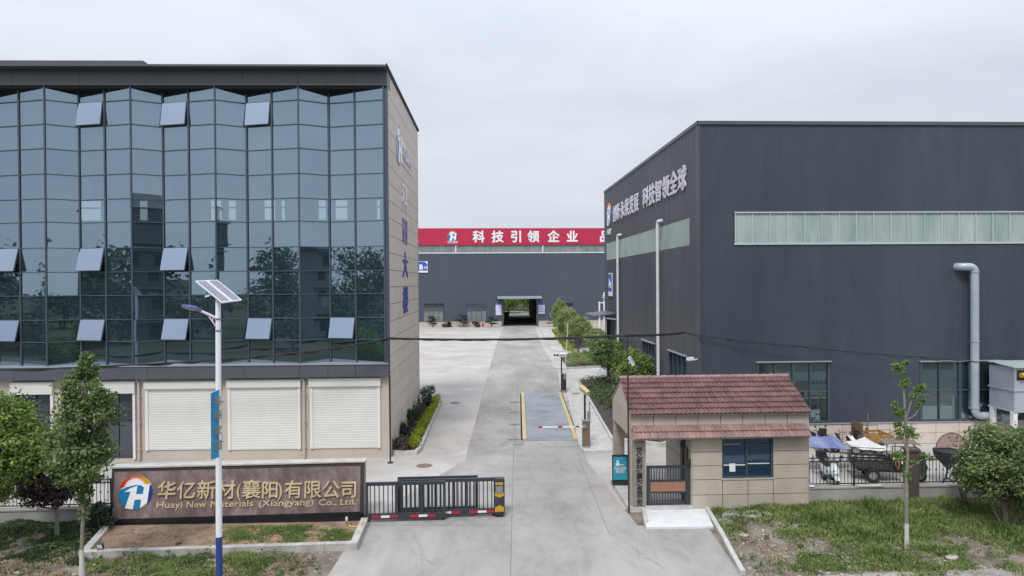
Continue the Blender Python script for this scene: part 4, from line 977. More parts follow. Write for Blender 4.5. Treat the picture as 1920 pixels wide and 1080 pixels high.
# ---------------------------------------------------------------- sliding gate
FG = Frame(G(686, 979).xy, 1.2)
sgt = thing('sliding_gate', 'dark telescopic sliding gate with red and white tape, half drawn across the drive', 'gate', FG.o, FG.deg)
def leaf(u0, u1, v0, v1, b, bars, tape, name='gate_leaf', rail=.2):
    a0, a1 = FG.A(u0, 930, b), FG.A(u1, 930, b); z1, z0 = FG.Z((u0 + u1) / 2, v0, b), FG.Z((u0 + u1) / 2, v1, b); z0 = max(z0, .1)
    m = MB(); m.box(a0, a1, b - .05, b + .05, z1 - .12, z1); m.box(a0, a1, b - .06, b + .06, z0, z0 + rail)
    for x in (a0 + .04, a0 + (a1 - a0) * .38, a0 + (a1 - a0) * .7, a1 - .04): m.box(x - .045, x + .045, b - .045, b + .045, z0 + rail, z1 - .12)
    n = int((a1 - a0) / bars)
    for i in range(1, n): x = a0 + (a1 - a0) * i / n; m.box(x - .018, x + .018, b - .018, b + .018, z0 + rail, z1 - .12)
    o = m.build(name, 'gate_metal', sgt)
    for k, (t0, t1, c) in enumerate(tape):
        MB().box(FG.A(t0, 950, b - .06), FG.A(t1, 950, b - .06), b - .068, b - .06, z0 + .06, z0 + .145).build('reflective_tape', c, o)
    m = MB(); [m.disc((x, b, .06), (0, 1, 0), .06, .05, 12) for x in (a0 + .1, a1 - .1)]; m.build('roller', 'black_metal', o)
rt2 = 'red_tape'; wt2 = 'white_tape'
leaf(686, 835, 903, 979, 0, .155, [(698, 714.5, rt2), (714.5, 730.5, wt2), (730.5, 745, rt2), (768.5, 785, rt2), (785, 801, wt2), (801, 816, rt2)])
leaf(747, 930, 897.5, 968, .28, .155, [(774, 790, rt2), (835, 846, wt2), (846, 863, rt2), (880, 896, rt2), (896, 912, wt2), (912, 927, rt2)])
leaf(746, 896, 893, 963, .56, .155, [])
b = .28; a0, a1 = FG.A(926, 930, b), FG.A(946, 930, b); z1, z0 = FG.Z(940, 896, b), FG.Z(940, 965, b)
ep = MB().box(a0, a1, b - .14, b + .14, .14, z1).build('end_post', 'gate_metal', sgt)
def yl(v0, v1, up, c='gold_yellow'):
    am, za, zb = (a0 + a1) / 2, FG.Z(936, v1, b - .14), FG.Z(936, v0, b - .14); w = (a1 - a0) * .42; h = (zb - za)
    pts = [(am - w, za), (am + w, za), (am + w, za + h * .65), (am, zb), (am - w, za + h * .65)] if up else [(am - w, zb), (am + w, zb), (am + w, za + h * .35), (am, za), (am - w, za + h * .35)]
    MB().slab([(x, b - .14, z) for x, z in (pts if up else pts[::-1])], (0, -.01, 0)).build('warning_mark', c, ep)
yl(947, 959.5, True); yl(923.5, 933, False)
MB().box(a0 + .06, a1 - .06, b - .15, b - .14, FG.Z(936, 907, b), FG.Z(936, 902.5, b)).build('warning_mark', 'gold_yellow', ep)
MB().box(a0 + .07, a1 - .07, b - .15, b - .14, FG.Z(936, 923, b), FG.Z(936, 909, b)).build('display', 'steel_grey', ep)
m = MB(); m.box(a0 + .03, a1 - .02, b - .2, b + .2, .1, .16); m.disc((a0 + .15, b - .1, .06), (0, 1, 0), .06, .06); m.disc((a1 - .12, b - .1, .06), (0, 1, 0), .06, .06); m.build('wheel_box', 'black_metal', ep)

# ---------------------------------------------------------------- weighbridge and barriers
wb = [G(980, 827), G(1083.5, 826), G(1052, 738), G(977.5, 738.5)]
c = wb[0]; wt = thing('weighbridge', 'blue grey steel truck weighbridge deck with yellow side rails set in the drive', 'weighbridge', (c.x, c.y, 0))
Q = (c.x, c.y, 0)
def lerp2(a, b, t): return a.lerp(b, t)
m = MB(Q); m.prism([(p.x, p.y) for p in wb], .004, .03); m.build('deck', 'steel_deck', wt)
for a, b, s in ((wb[0], wb[3], 1), (wb[1], wb[2], -1)):
    n = Vector((1, .04, 0)) * s
    m = MB(Q); m.prism([tuple(a.xy), tuple((a + n * .22).xy), tuple((b + n * .22).xy), tuple(b.xy)], .03, .12); m.build('side_rail', 'rail_yellow', wt)
    m = MB(Q); m.prism([tuple((a - n * .10).xy), tuple((a - n * .003).xy), tuple((b - n * .003).xy), tuple((b - n * .10).xy)], .008, .012); m.build('edge_gap', 'soffit_dark', wt)
    for t in (.02, .27, .52, .76):
        m = MB(Q); p = a.lerp(b, t) - n * .2; m.prism([tuple((p - n * .62 + Vector((0, -.1, 0))).xy), tuple((p + Vector((0, -.1, 0))).xy), tuple((p + Vector((0, .14, 0))).xy), tuple((p - n * .62 + Vector((0, .14, 0))).xy)], .005, .07)
        m.build('anchor_block', 'manhole_grey', wt)
m = MB(Q); m.prism([tuple(p.xy) for p in (G(964, 835), G(981, 834.5), G(981, 827.5), G(965, 827.5))], .005, .05); m.build('cable_box', 'steel_grey', wt)
# raised island right of the weighbridge
isl = gp([(1086, 838), (1096, 849), (1148, 847), (1146, 828), (1083, 716), (1062, 738)])
structure(MB((isl[0][0], isl[0][1], 0)).prism(isl, 0, .09).build('kerbed_island', 'kerb_concrete'))
def barrier(u, v, lab, boom_px, body_mat, cam_dir, h=1.35):
    p = G(u, v, .09); t = thing('barrier_gate', lab, 'barrier', p, 0, 'boom barriers at the weighbridge')
    MB().box(-.2, .2, -.17, .17, 0, .08).build('base_plate', 'steel_grey', t)
    m = MB(); m.box(-.19, .19, -.15, .15, .08, h); bo = m.build('cabinet', body_mat, t)
    MB().box(-.15, .15, -.157, -.15, .25, h - .3).build('cabinet_door', 'box_gold' if body_mat == 'box_gold' else 'box_dark', bo)
    MB().box(-.21, .21, -.17, .17, h, h + .06).build('cabinet_lid', 'steel_grey', bo)
    return t, p
t, p = barrier(1099, 838, 'brown boom barrier with its red and white arm lowered across the weighbridge', 0, 'box_gold', 0)
zb_ = 1.12; x1 = D(1009, 806, p.y).x - p.x
segs_ = [0, .09, .17, .42, .52, .92, 1.0]
ar = MB(); ar.box(x1, -.2, -.25, -.20, zb_ - .04, zb_ + .04); am_ = ar.build('arm', 'white_tape', t)
for f0, f1 in ((.08, .17), (.46, .56), (.91, 1.0)): MB().box(x1 * f0 - .2 * (1 - f0), x1 * f1 - .2 * (1 - f1), -.256, -.194, zb_ - .043, zb_ + .043).build('red_band', 'red_tape', am_)
MB().disc((-.12, -.2, zb_), (0, 1, 0), .11, .09).build('pivot', 'steel_grey', t)
t, p = barrier(1057, 733, 'dark boom barrier with its arm raised upright at the far end of the weighbridge', 0, 'box_dark', 0)
ar = MB(); ar.bar((.05, -.2, 1.0), (.35, -.2, 5.4), .08, .05); am_ = ar.build('arm', 'white_tape', t)
MB().disc((.05, -.2, 1.05), (0, 1, 0), .11, .09).build('pivot', 'steel_grey', t)
for u, v, lab, hd in ((1097, 831, 'thin dark post carrying a pale yellow camera beside the lowered barrier', 'near'), (1053, 733, 'camera post with a small white floodlight bar beside the raised barrier', 'far')):
    p = G(u, v, .09); t = thing('plate_camera', lab, 'camera', p, 0, 'plate cameras at the weighbridge')
    hgt = 2.75 if hd == 'near' else 2.9
    m = MB(); m.box(-.05, .05, -.05, .05, 0, hgt - .1); m.box(-.12, .12, -.12, .12, 0, .03); m.build('post', 'black_metal', t)
    if hd == 'near':
        MB().obox((-.02, -.1, hgt + .1), (.10, .06, .03), (-.16, .2, .14), (0, -.06, .1)).build('housing', 'rail_yellow', t)
        m = MB(); m.tube([(.2, .05, .05), (.22, .05, 1.7)], .06, 8); m.box(.14, .3, -.02, .12, 1.1, 1.7); m.tube([(.26, .05, 1.7), (.25, .05, 2.2)], .03, 6); m.build('signal_post', 'steel_grey', t)
    else:
        MB().obox((.12, -.1, hgt), (.22, 0, 0), (0, .12, .05), (0, -.05, .12)).build('housing', 'white_metal', t)
        MB().box(-.55, .1, -.03, .03, hgt - .1, hgt - .05).build('cross_arm', 'steel_grey', t)
        for x in (-.55, -.3): MB().blob((x, -.08, hgt - .02), (.09, .09, .09), 10, 7).build('lamp', 'black_metal', t, True)
for u, v, m_, r_, lb in ((795.5, 873.5, 'manhole_rust', .33, 'rusty round manhole cover nearest the sliding gate'), (853, 755.5, 'manhole_rust', .33, 'rusty round manhole cover on the yard left of the drive'), (1080, 738, 'manhole_grey', .3, 'grey round manhole cover on the island beside the weighbridge')):
    z_ = .09 if u > 1000 else 0; p = G(u, v, z_); t = thing('manhole_cover', lb, 'manhole cover', p, 0, 'manhole covers in the yard')
    MB().disc((0, 0, .011), (0, 0, 1), r_, .012, 28).build('lid', m_, t)
    m = MB(); m.wheel((0, 0, .012), (0, 0, 1), r_ + .06, .018, 28, r_ + .012); m.build('ring', 'manhole_grey', t)

# ---------------------------------------------------------------- planting beds
def bed(poly, h, w=.16, soil='dark_soil', name='bed_kerb'): return kerb(name, None, poly, h, w, 'kerb_concrete', True, soil)
bl = gp([(738, 851), (779, 853), (787, 846), (826, 757), (820, 752), (806, 747)]) 
bed([tuple(G(735, 853).xy + Vector((.12, 0)))] + bl[1:4] + [(bl[4][0], bl[4][1] + .2), (-4.75, bl[4][1] + .5)], .22)
def shrubrow(name, lab, cat, pts, rad, n, size, lm, group=None, hollow=.3, z=.15, trunks=True):
    for i, (p, r, lb) in enumerate(zip(pts, rad, lab)):
        t = thing(name, lb, cat, (p[0], p[1], z), 0, group)
        m = MB(); cs = leaves(m, (0, 0, r[2] * .95), r, n, size, .2, hollow=hollow)
        f = m.build('foliage', lm, t)
        if trunks:
            m = MB()
            for e in random.sample(cs, min(6, len(cs))): m.tube([(random.uniform(-.06, .06), random.uniform(-.06, .06), 0), (e.x * .5, e.y * .5, e.z * .6), e], [.022, .015, .006], 5)
            m.build('stem', 'bark', t)
sh = [(754, 845, .55, .55), (764, 822, .5, .7), (772, 800, .55, .8), (783, 783, .6, .75), (797, 768, .55, .8), (803, 754, .5, 1.0)]
ml = ['leaf_brown', 'leaf_shrub', 'leaf_shrub', 'leaf_brown', 'leaf_shrub', 'leaf_shrub']
lb = ['brownish shrub nearest the street in the bed along the office side wall', 'dark shrub second from the street in the office bed', 'large dark green shrub midway along the office bed', 'brown tinged shrub past the middle of the office bed', 'dark shrub second from the far end of the office bed', 'tallest dark shrub at the far end of the office bed']
for (u, v, r, h), m_, l_ in zip(sh, ml, lb):
    p = G(u, v - 2, .15); shrubrow('shrub', [l_], 'shrub', [(p.x - .05, p.y)], [(r, r * 1.25, h * .62)], 1100, .055, m_, 'dark shrubs along the office wall')
hedge_pts = [G(742, 846), G(778, 847), G(786, 836), G(824, 757)]
m = MB()
for a, b in ((hedge_pts[0], hedge_pts[1]), (hedge_pts[1], hedge_pts[3])):
    L_ = (b - a).length; n = int(L_ / .28)
    for i in range(n + 1):
        p = a.lerp(b, i / n) - Vector((.16 if a is hedge_pts[1] else 0, -.12, 0)); leaves(m, (p.x, p.y, .42), (.27, .27, .24), 130, .05, .3, hollow=.2)
tag(m.build('low_hedge', 'leaf_yellow'), 'low yellow green hedge edging the bed along the office wall', 'hedge')
# right hand beds: near, middle, far
bn_ = gp([(1084, 716), (1147, 827), (1240, 838), (1300, 820), (1190, 712)]); bed(bn_, .22)
bm_ = gp([(1062, 692), (1160, 687), (1175, 663), (1066, 665), (1050, 676)]); bed(bm_, .18)
bf_ = gp([(1032, 618.5), (1058, 660), (1150, 650), (1128, 618)]); bed(bf_, .15)
pv = gp([(1012, 617), (1034, 658), (1058, 661), (1031, 618)]); structure(MB((pv[0][0], pv[0][1], 0)).prism(pv, 0, .10).build('pavement', 'yard_concrete'))
pv = gp([(1050, 662), (1033, 684), (1038, 691), (1062, 693), (1056, 676), (1068, 664)]); structure(MB((pv[0][0], pv[0][1], 0)).prism(pv, 0, .10).build('pavement', 'yard_concrete'))
m = MB(); a, b = G(1034, 620), G(1056, 659)
for i in range(70):
    p = a.lerp(b, i / 69) + Vector((.6, 0, 0)); leaves(m, (p.x + random.uniform(-.3, .9), p.y, .3), (.5, .5, .3), 45, .1, .3, hollow=.1)
tag(m.build('low_hedge', 'leaf_yellow'), 'bright yellow green hedge strip by the pavement near the far hall', 'hedge')
def ground_cover(name, poly_px, n, size, lm, lab, zz=.3, sp=.25):
    P = [G(u, v) for u, v in poly_px]; m = MB()
    for i in range(n):
        a, b_ = random.random(), random.random(); p = P[0].lerp(P[1], a).lerp(P[3].lerp(P[2], a), b_)
        leaves(m, (p.x, p.y, zz * random.uniform(.5, 1.1)), (sp, sp, zz * .7), 40, size, .35, 3, hollow=0)
    return tag(m.build(name, lm), lab, 'ground cover', kind='stuff')
ground_cover('hedge_plants', [(1064, 690), (1158, 685), (1172, 666), (1068, 668)], 260, .07, 'leaf_olive', 'low olive green planting filling the middle bed', .55, .4)
ground_cover('hedge_plants', [(1048, 625), (1062, 658), (1146, 648), (1126, 620)], 120, .1, 'leaf_brown', 'dull brown green planting filling the far bed', .4, .5)
ground_cover('bed_plants', [(1092, 718), (1128, 775), (1225, 775), (1180, 716)], 300, .06, 'leaf_deep', 'dark green leafy plants filling the near bed', .45, .35)
ground_cover('bed_plants', [(1200, 830), (1240, 832), (1290, 815), (1230, 800)], 40, .05, 'leaf_green', 'leafy plants in the bed behind the porch', .4, .3)
def roundtree(u, vb, vt, rw, lab, lm='leaf_olive', n=3600, stems=5, sq=.8, leafs=.085, split=.45):
    p = G(u, vb); top = D(u, vt, p.y).z; rwm = rw * p.y / FPX; ch = top * (1 - split) / 2; zc = top - ch
    st = [[((random.uniform(-.12, .12), random.uniform(-.12, .12), 0), .05), ((random.uniform(-.3, .3), random.uniform(-.3, .3), zc * .55), .04), ((random.uniform(-.7, .7) * rwm * .6, random.uniform(-.7, .7) * rwm * .6, zc), .025)] for _ in range(stems)]
    return tree('round_tree', lab, 'tree', (p.x, p.y, .1), [((0, 0, 0), .08), ((.05, 0, zc * .5), .07), ((0, .03, zc), .04)], [((0, 0, zc), (rwm, rwm, ch), n), ((0, 0, zc + ch * .35), (rwm * .8, rwm * .8, ch * .65), n // 3)], leafs, lm, 'bark_pale', 'clipped round trees along the drive', 10, stems=st, clump=.12, hollow=.62)
roundtree(1050, 640, 564, 15, 'clipped round tree farthest down the drive, nearest the far hall', n=5600, leafs=.10, split=.3)
roundtree(1064, 646, 580, 21, 'second clipped round tree from the far hall', n=5600, leafs=.10, split=.3)
roundtree(1084, 670, 595, 25, 'umbrella shaped round tree with bare trunks above the middle bed', 'leaf_olive', 5200, 6, leafs=.08, split=.42)
roundtree(1122, 680, 619, 27, 'thin brownish round tree behind the umbrella shaped one', 'leaf_olive', 2600, 9, leafs=.09, split=.35)
roundtree(1150, 728, 637, 43, 'largest leafy green tree in the bed behind the gatehouse', 'leaf_green', 7500, 7, leafs=.09, split=.36)
roundtree(1188, 778, 660, 40, 'bright green bushy tree touching the gatehouse roof', 'leaf_bright', 4800, 5, leafs=.08, split=.2)
# cloud pruned pines and balls at the far hall
for u, vt, vb, lb in ((812, 592, 613, 'cloud pruned pine under the left window of the far hall'), (868, 590, 613, 'cloud pruned pine between the two left windows of the far hall'), (921, 594, 613, 'cloud pruned pine left of the notice board at the far hall'), (1037, 599, 612, 'small dark pine right of the far gateway')):
    p = G(u, vb); h = D(u, vt, p.y).z
    tree('cloud_pine', lb, 'tree', (p.x, p.y - 1.2, 0), [((0, 0, 0), .16), ((.25, 0, h * .4), .12), ((-.1, 0, h * .75), .08), ((.1, 0, h * .95), .04)], [((0, 0, h * .92), (.75, .6, h * .09), 220), ((.5, .1, h * .68), (.6, .55, h * .08), 200), ((-.65, 0, h * .55), (.65, .55, h * .08), 200), ((.45, 0, h * .38), (.7, .55, h * .07), 180)], .12, 'leaf_pine', 'bark', 'cloud pruned pines at the far hall', 4, clump=.3, hollow=.2)
for u, lb in ((838, 'low dark red ball bush left of the middle pine at the far hall'), (893, 'low dark red ball bush right of the middle pine at the far hall')):
    p = G(u, 613); shrubrow('ball_bush', [lb], 'shrub', [(p.x, p.y - 1.2)], [(.85, .8, .6)], 500, .13, 'leaf_purple', 'ball bushes at the far hall', z=0)
hy = G(905.5, 613); t = thing('hydrant', 'small red hydrant by the wall of the far hall', 'hydrant', (hy.x, hy.y - .8, 0))
MB().tube([(0, 0, 0), (0, 0, .75), (0, 0, .9)], [.16, .16, .08], 10).build('body', 'red_tape', t, True); MB().tube([(-.25, 0, .6), (.25, 0, .6)], .08, 8).build('outlet', 'red_tape', t, True)
fp = G(1128, 613); t = thing('pipe_frame', 'white pipe frame standing by the far corner of the factory hall', 'pipe', (fp.x, fp.y, 0))
m = MB(); k_ = fp.y / FPX; hz_ = D(1125, 566, fp.y).z; m.tube([(-4 * k_, 0, 0), (-4 * k_, 0, hz_)], .16, 8); m.tube([(5 * k_, 0, 0), (5 * k_, 0, D(1133, 548, fp.y).z)], .16, 8); m.tube([(-6 * k_, 0, hz_ - .05), (5 * k_, 0, hz_ - .3)], .1, 8); m.build('pipe', 'white_metal', t, True)
MB().blob((5 * k_, -.1, hz_ + .9), (.4, .4, .6), 10, 7).build('valve', 'skylight', t, True)
kerb('far_bed_kerb', None, gp([(700, 619), (938, 615.3)]), .18, .25)

# ---------------------------------------------------------------- fences on low walls
def fence(lab, a, b, hw, hf, label_wall, finial=True, gapx=(), ext=0):
    a, b = Vector((a[0], a[1], 0)), Vector((b[0], b[1], 0)); d = b - a; L_ = d.length; deg = math.degrees(math.atan2(d.y, d.x))
    w = thing('low_wall', label_wall, 'wall', a, deg)
    MB().box(0, L_, 0, .24, -.3, hw - .06).build('body', 'old_cement', w); MB().box(-.02, L_ + .02, -.03, .27, hw - .06, hw).build('coping', 'old_cement', w)
    f = thing('iron_railing', lab, 'railing', a + Vector((0, 0, hw)), deg)
    m = MB(); y = .12
    for z_ in (.10, hf - .30, hf - .16): m.box(0, L_, y - .018, y + .018, z_ - .018, z_ + .018)
    m.build('rail', 'black_metal', f)
    n = int(L_ / .135); m = MB(); sc = MB()
    for i in range(n + 1):
        x = L_ * i / n; tall = i % 2 == 0
        m.box(x - .009, x + .009, y - .009, y + .009, .10, hf - (.16 if tall else .30))
        if tall:
            m.add([(x - .03, y, hf - .1), (x, y - .03, hf - .1), (x + .03, y, hf - .1), (x, y + .03, hf - .1), (x, y, hf + .03), (x, y, hf - .17)], [(0, 1, 4), (1, 2, 4), (2, 3, 4), (3, 0, 4), (1, 0, 5), (2, 1, 5), (3, 2, 5), (0, 3, 5)])
            sc.wheel((x + .0, y, hf * .46), (0, 1, 0), .042, .012, 10, .028)
            for e in (-1, 1): sc.wheel((x + e * .05, y, hf - .23), (0, 1, 0), .045, .012, 10, .032)
    m.build('baluster', 'black_metal', f); sc.build('scroll', 'black_metal', f)
    m = MB()
    for k in range(int(L_ / 2.6) + 1): x = min(L_ - .03, 1.9 + 2.6 * k); m.box(x - .025, x + .025, y - .025, y + .025, 0, hf - .16)
    m.build('post', 'black_metal', f)
    return f
fy = 25.95
fL0, fL1 = D(-160, 985, 25.6), D(208, 985, 25.75)
hwl = D(100, 955, 25.6).z
fence('black iron railing on the low wall left of the entrance sign', (fL0.x, 25.55), (fL1.x, 25.72), hwl, D(100, 895, 25.6).z - hwl, 'stained grey cement wall running left from the entrance sign')
hwr = D(1640, 912, fy).z; hfr = D(1640, 851, fy).z - hwr
xp0, xp1 = D(1704, 880, fy).x, D(1720.5, 880, fy).x
fence('black iron railing with spear tips between the gatehouse and the brown pillar', (D(1514, 900, fy).x, fy), (xp0, fy), hwr, hfr, 'grey cement wall between the gatehouse and the brown pillar')
fence('black iron railing with spear tips right of the brown pillar', (xp1, fy), (xp1 + 9, fy - .1), hwr, hfr, 'grey cement wall right of the brown pillar')
pi_ = thing('fence_pillar', 'square dark brown tiled pillar standing on the fence wall', 'pillar', ((xp0 + xp1) / 2, fy + .1, 0))
w_ = (xp1 - xp0) / 2 + .0
MB().box(-w_, w_, -.2, .24, -.3, D(1712, 846, fy).z).build('shaft', 'pillar_brown', pi_); MB().box(-w_ - .04, w_ + .04, -.24, .28, D(1712, 846, fy).z, D(1712, 842, fy).z).build('cap', 'pillar_brown', pi_)
bx = D(1640, 912, fy - .05); sl_ = thing('stone_slab', 'pale stone slab lying on the wall top behind the sapling', 'slab', (D(1609, 912, fy).x, fy - .06, hwr))
MB().slab([(0, 0, .01), (1.0, -.02, .01), (.8, .3, .02), (-.15, .3, .02)], (0, 0, .04)).build('slab_body', 'kerb_concrete', sl_)
bxx = thing('rag_bundle', 'small pale bundle with a dark cloth on the wall corner by the gatehouse', 'bundle', (D(1521, 913, fy).x, fy + .0, hwr))
m = MB(); m.blob((0, .05, .05), (.17, .12, .06), 9, 6, .1); m.build('bag', 'white_trim', bxx, True); m = MB(); m.blob((.02, .08, .12), (.12, .1, .05), 8, 5, .12); m.build('cloth', 'letter_violet', bxx, True)

# ---------------------------------------------------------------- solar street lamp
LY = 20.0
lb_ = D(411.5, 1100, LY); lp = thing('solar_street_lamp', 'tall white street lamp with two tilted solar panels and a blue painted foot', 'street lamp', (lb_.x, LY, -.0))
L0 = Vector((lb_.x, LY, 0)); pt_ = lambda u, v, dy=0: D(u, v, LY + dy) - L0
ztop_ = pt_(410, 560).z; zbl = pt_(411, 1006).z
MB().tube([(0, 0, zbl), pt_(409, 562)], [.088, .072], 16).build('pole', 'pole_white', lp, True)
MB().tube([(0, 0, -.05), (0, 0, zbl)], [.092, .0885], 16).build('pole_foot', 'pole_blue', lp, True)
a = pt_(410, 599); b = pt_(375, 582.5, -.35)
MB().tube([a, b], [.045, .04], 10).build('arm', 'pole_white', lp, True)
m = MB(); c_ = pt_(410, 620); d_ = a.lerp(b, .62); m.tube([c_, d_], .02, 6); m.tube([a.lerp(b, .35), c_.lerp(d_, .5)], .015, 6); m.build('brace', 'pole_white', lp, True)
m = MB(); m.disc((pt_(410, 598)), (0, 0, 1), .085, .05, 12); m.build('clamp', 'steel_grey', lp); MB().disc((pt_(410, 620)), (0, 0, 1), .085, .05, 12).build('clamp', 'steel_grey', lp)
h0, h1 = pt_(376, 582.5, -.35), pt_(344, 573, -.75); dx = (h1 - h0); sd = Vector((-dx.y, dx.x, 0)).normalized(); upv = dx.cross(sd).normalized() * -1
if upv.z < 0: upv = -upv
head = MB(); st = [(0, .05, .06), (.25, .09, .07), (.4, .16, .075), (.75, .17, .06), (1, .11, .03)]
vs = []; fs = []
for t_, w_, h_ in st:
    c_ = h0 + dx * t_; vs += [c_ - sd * w_ - upv * .02, c_ + sd * w_ - upv * .02, c_ + sd * w_ * .7 + upv * h_, c_ - sd * w_ * .7 + upv * h_]
for i in range(4):
    for k in range(4): fs.append((4 * i + k, 4 * i + (k + 1) % 4, 4 * i + 4 + (k + 1) % 4, 4 * i + 4 + k))
fs += [(0, 1, 2, 3), (19, 18, 17, 16)]; head.add(vs, fs); lh = head.build('lamp_head', 'lamp_purple', lp)
m = MB(); m.slab([h0 + dx * .3 - sd * .1 - upv * .022, h0 + dx * .92 - sd * .12 - upv * .022, h0 + dx * .92 + sd * .12 - upv * .022, h0 + dx * .3 + sd * .1 - upv * .022], -upv * .025); m.build('lens', 'lamp_lens', lh)
# two panels: the low edge faces the street
pc = [pt_(416, 567, -.45), pt_(453.5, 562, -.15), pt_(407.5, 524.5, .55), pt_(366, 526.5, .25)]
def inplane(s, t): return pc[0].lerp(pc[1], s).lerp(pc[3].lerp(pc[2], s), t)
pn = (pc[1] - pc[0]).cross(pc[3] - pc[0]).normalized()
if pn.z < 0: pn = -pn
for s0, s1 in ((0, .485), (.515, 1)):
    q = [inplane(s0, 0), inplane(s1, 0), inplane(s1, 1), inplane(s0, 1)]
    sp = MB().slab(q, -pn * .045).build('solar_panel', 'white_metal', lp)
    i_ = .05; qi = [inplane(s0 + .05, .03), inplane(s1 - .05, .03), inplane(s1 - .05, .97), inplane(s0 + .05, .97)]
    MB().slab([p + pn * .002 for p in qi], pn * .004).build('cell_field', 'panel_cell', sp)
    m = MB(); e1, e2 = qi[1] - qi[0], qi[3] - qi[0]
    for k in range(1, 9): m.bar(qi[0] + e2 * k / 9 + pn * .008, qi[1] + e2 * k / 9 + pn * .008, .012, .003)
    for k in range(1, 4): m.bar(qi[0] + e1 * k / 4 + pn * .008, qi[3] + e1 * k / 4 + pn * .008, .012, .003)
    m.build('cell_line', 'panel_line', sp)
m = MB(); cc_ = inplane(.5, .45) - pn * .05; m.tube([pt_(410, 572), cc_], .05, 8); m.bar(inplane(.1, .3) - pn * .07, inplane(.9, .3) - pn * .07, .05); m.bar(inplane(.1, .75) - pn * .07, inplane(.9, .75) - pn * .07, .05)
m.bar(inplane(.5, .5) - pn * .08, pt_(385, 556, .1), .05); m.build('panel_bracket', 'pole_white', lp)
bnr = thing('pole_banner', 'narrow blue vertical banner with gold script hung on the street lamp pole', 'banner', (lb_.x, LY, 0))
bp_ = [pt_(411.5, 730, -.12), pt_(396, 737.5, -.42), pt_(396.5, 862, -.42), pt_(411, 857, -.12)]
bnv = (bp_[1] - bp_[0]).cross(bp_[3] - bp_[0]).normalized()
if bnv.y > 0: bnv = -bnv
MB().slab(bp_, -bnv * .02).build('flag', 'banner_blue', bnr)
exb = (bp_[0] - bp_[1]); exb.z = 0; exb.normalize()
for ch, v in zip('美丽家园', (762, 788, 818, 846)):
    q = bp_[1].lerp(bp_[2], (v - 737) / 125); ob = text('script', ch, 'script_gold', bnr, q + exb * .11 + bnv * .0, exb, (0, 0, 1), .30, .006, .008)
m = MB(); [m.bar(pt_(398, v, -.4) + Vector((0, 0, 0)), pt_(419, v - 1, .1), .025) for v in (754.5, 829)]; m.build('bracket', 'steel_grey', bnr)

# ---------------------------------------------------------------- poles and cables
p1 = G(732, 868); pz = D(732, 634, p1.y).z
t = thing('cable_pole', 'thin dark metal pole at the office corner holding up the cable', 'pole', (p1.x, p1.y, 0))
MB().tube([(0, 0, 0), (-.02, 0, pz + .05)], .04, 10).build('pole', 'gate_metal', t, True); MB().box(-.12, .12, -.12, .12, 0, .04).build('foot_plate', 'rust_pole', t)
m = MB(); m.bar((-.02, 0, pz - .05), (.5, .0, pz - .04), .04); m.build('hook', 'gate_metal', t)
y2 = gy0 - .12; q2 = D(1179, 900, y2); z2 = D(1177.5, 626, y2).z
t = thing('cable_pole', 'thin rusty pole rising past the gatehouse roof with a small solar light on it', 'pole', (q2.x, y2, 0))
xt = D(1176.5, 626, y2).x - q2.x
MB().tube([(0, 0, 0), (xt, 0, z2)], .032, 8).build('pole', 'rust_pole', t, True)
so_ = D(1184, 677, y2) - Vector((q2.x, y2, 0))
MB().obox(so_, (.085, -.05, -.16), (.06, .1, .02), (.012, -.01, .007)).build('solar_panel', 'white_metal', t)
m = MB(); 
for k in range(-3, 4):
    c_ = so_ + Vector((.085, -.05, -.16)) * (k / 3.6) + Vector((.016, -.014, .009)); m.obox(c_, (.006, -.004, -.012), (.045, .075, .015), (.002, -.002, .001))
m.build('cell_line', 'panel_cell', t)
m = MB(); m.tube([so_, (xt * .8, 0, so_.z - .1)], .03, 6); m.build('bracket', 'white_metal', t)
def cable(lab, P, sag, n=26, strands=((0, 0, .04), (.05, .03, .026), (-.04, -.05, .02)), loops=3):
    t = thing('overhead_cable', lab, 'cable', P[0])
    for sx_, sz_, r_ in strands:
        m = MB(); pts = []
        for i in range(len(P) - 1):
            for k in range(n + (i == len(P) - 2)):
                f = k / n; q = P[i].lerp(P[i + 1], f); pts.append(q - P[0] + Vector((0, sx_ * math.sin(k * 1.1), -sag[i] * 4 * f * (1 - f) + sz_ * math.sin(k * .9 + sx_ * 40) - abs(sz_))))
        m.tube(pts, r_, 6); m.build('strand', 'cable_black', t, True)
    return t
pA = [D(-120, 697, 32.6), D(330, 680, 32.6), D(560, 661, 32.6), Vector((p1.x, p1.y, pz))]
cable('bundled black cable crossing in front of the office to the thin pole', pA, (.05, .02, .05))
pB = [Vector((p1.x, p1.y, pz)), D(1176.5, 628.5, 28.5), D(1283, 623.5, FR.o.y - .15)]
cable('bundled black cable spanning the drive from the pole to the factory corner', pB, (.12, .05), 40, ((0, 0, .05), (.05, .02, .03), (-.05, .025, .028)))
pC = [D(1283, 623.5, FR.o.y - .15), D(1500, 649, 34.9), D(1720, 669, 34.6), D(1990, 687, 34.3)]
cable('slack black cable running along the factory front to the right', pC, (.08, .05, .05), 20, ((0, 0, .02), (.05, .06, .015)))

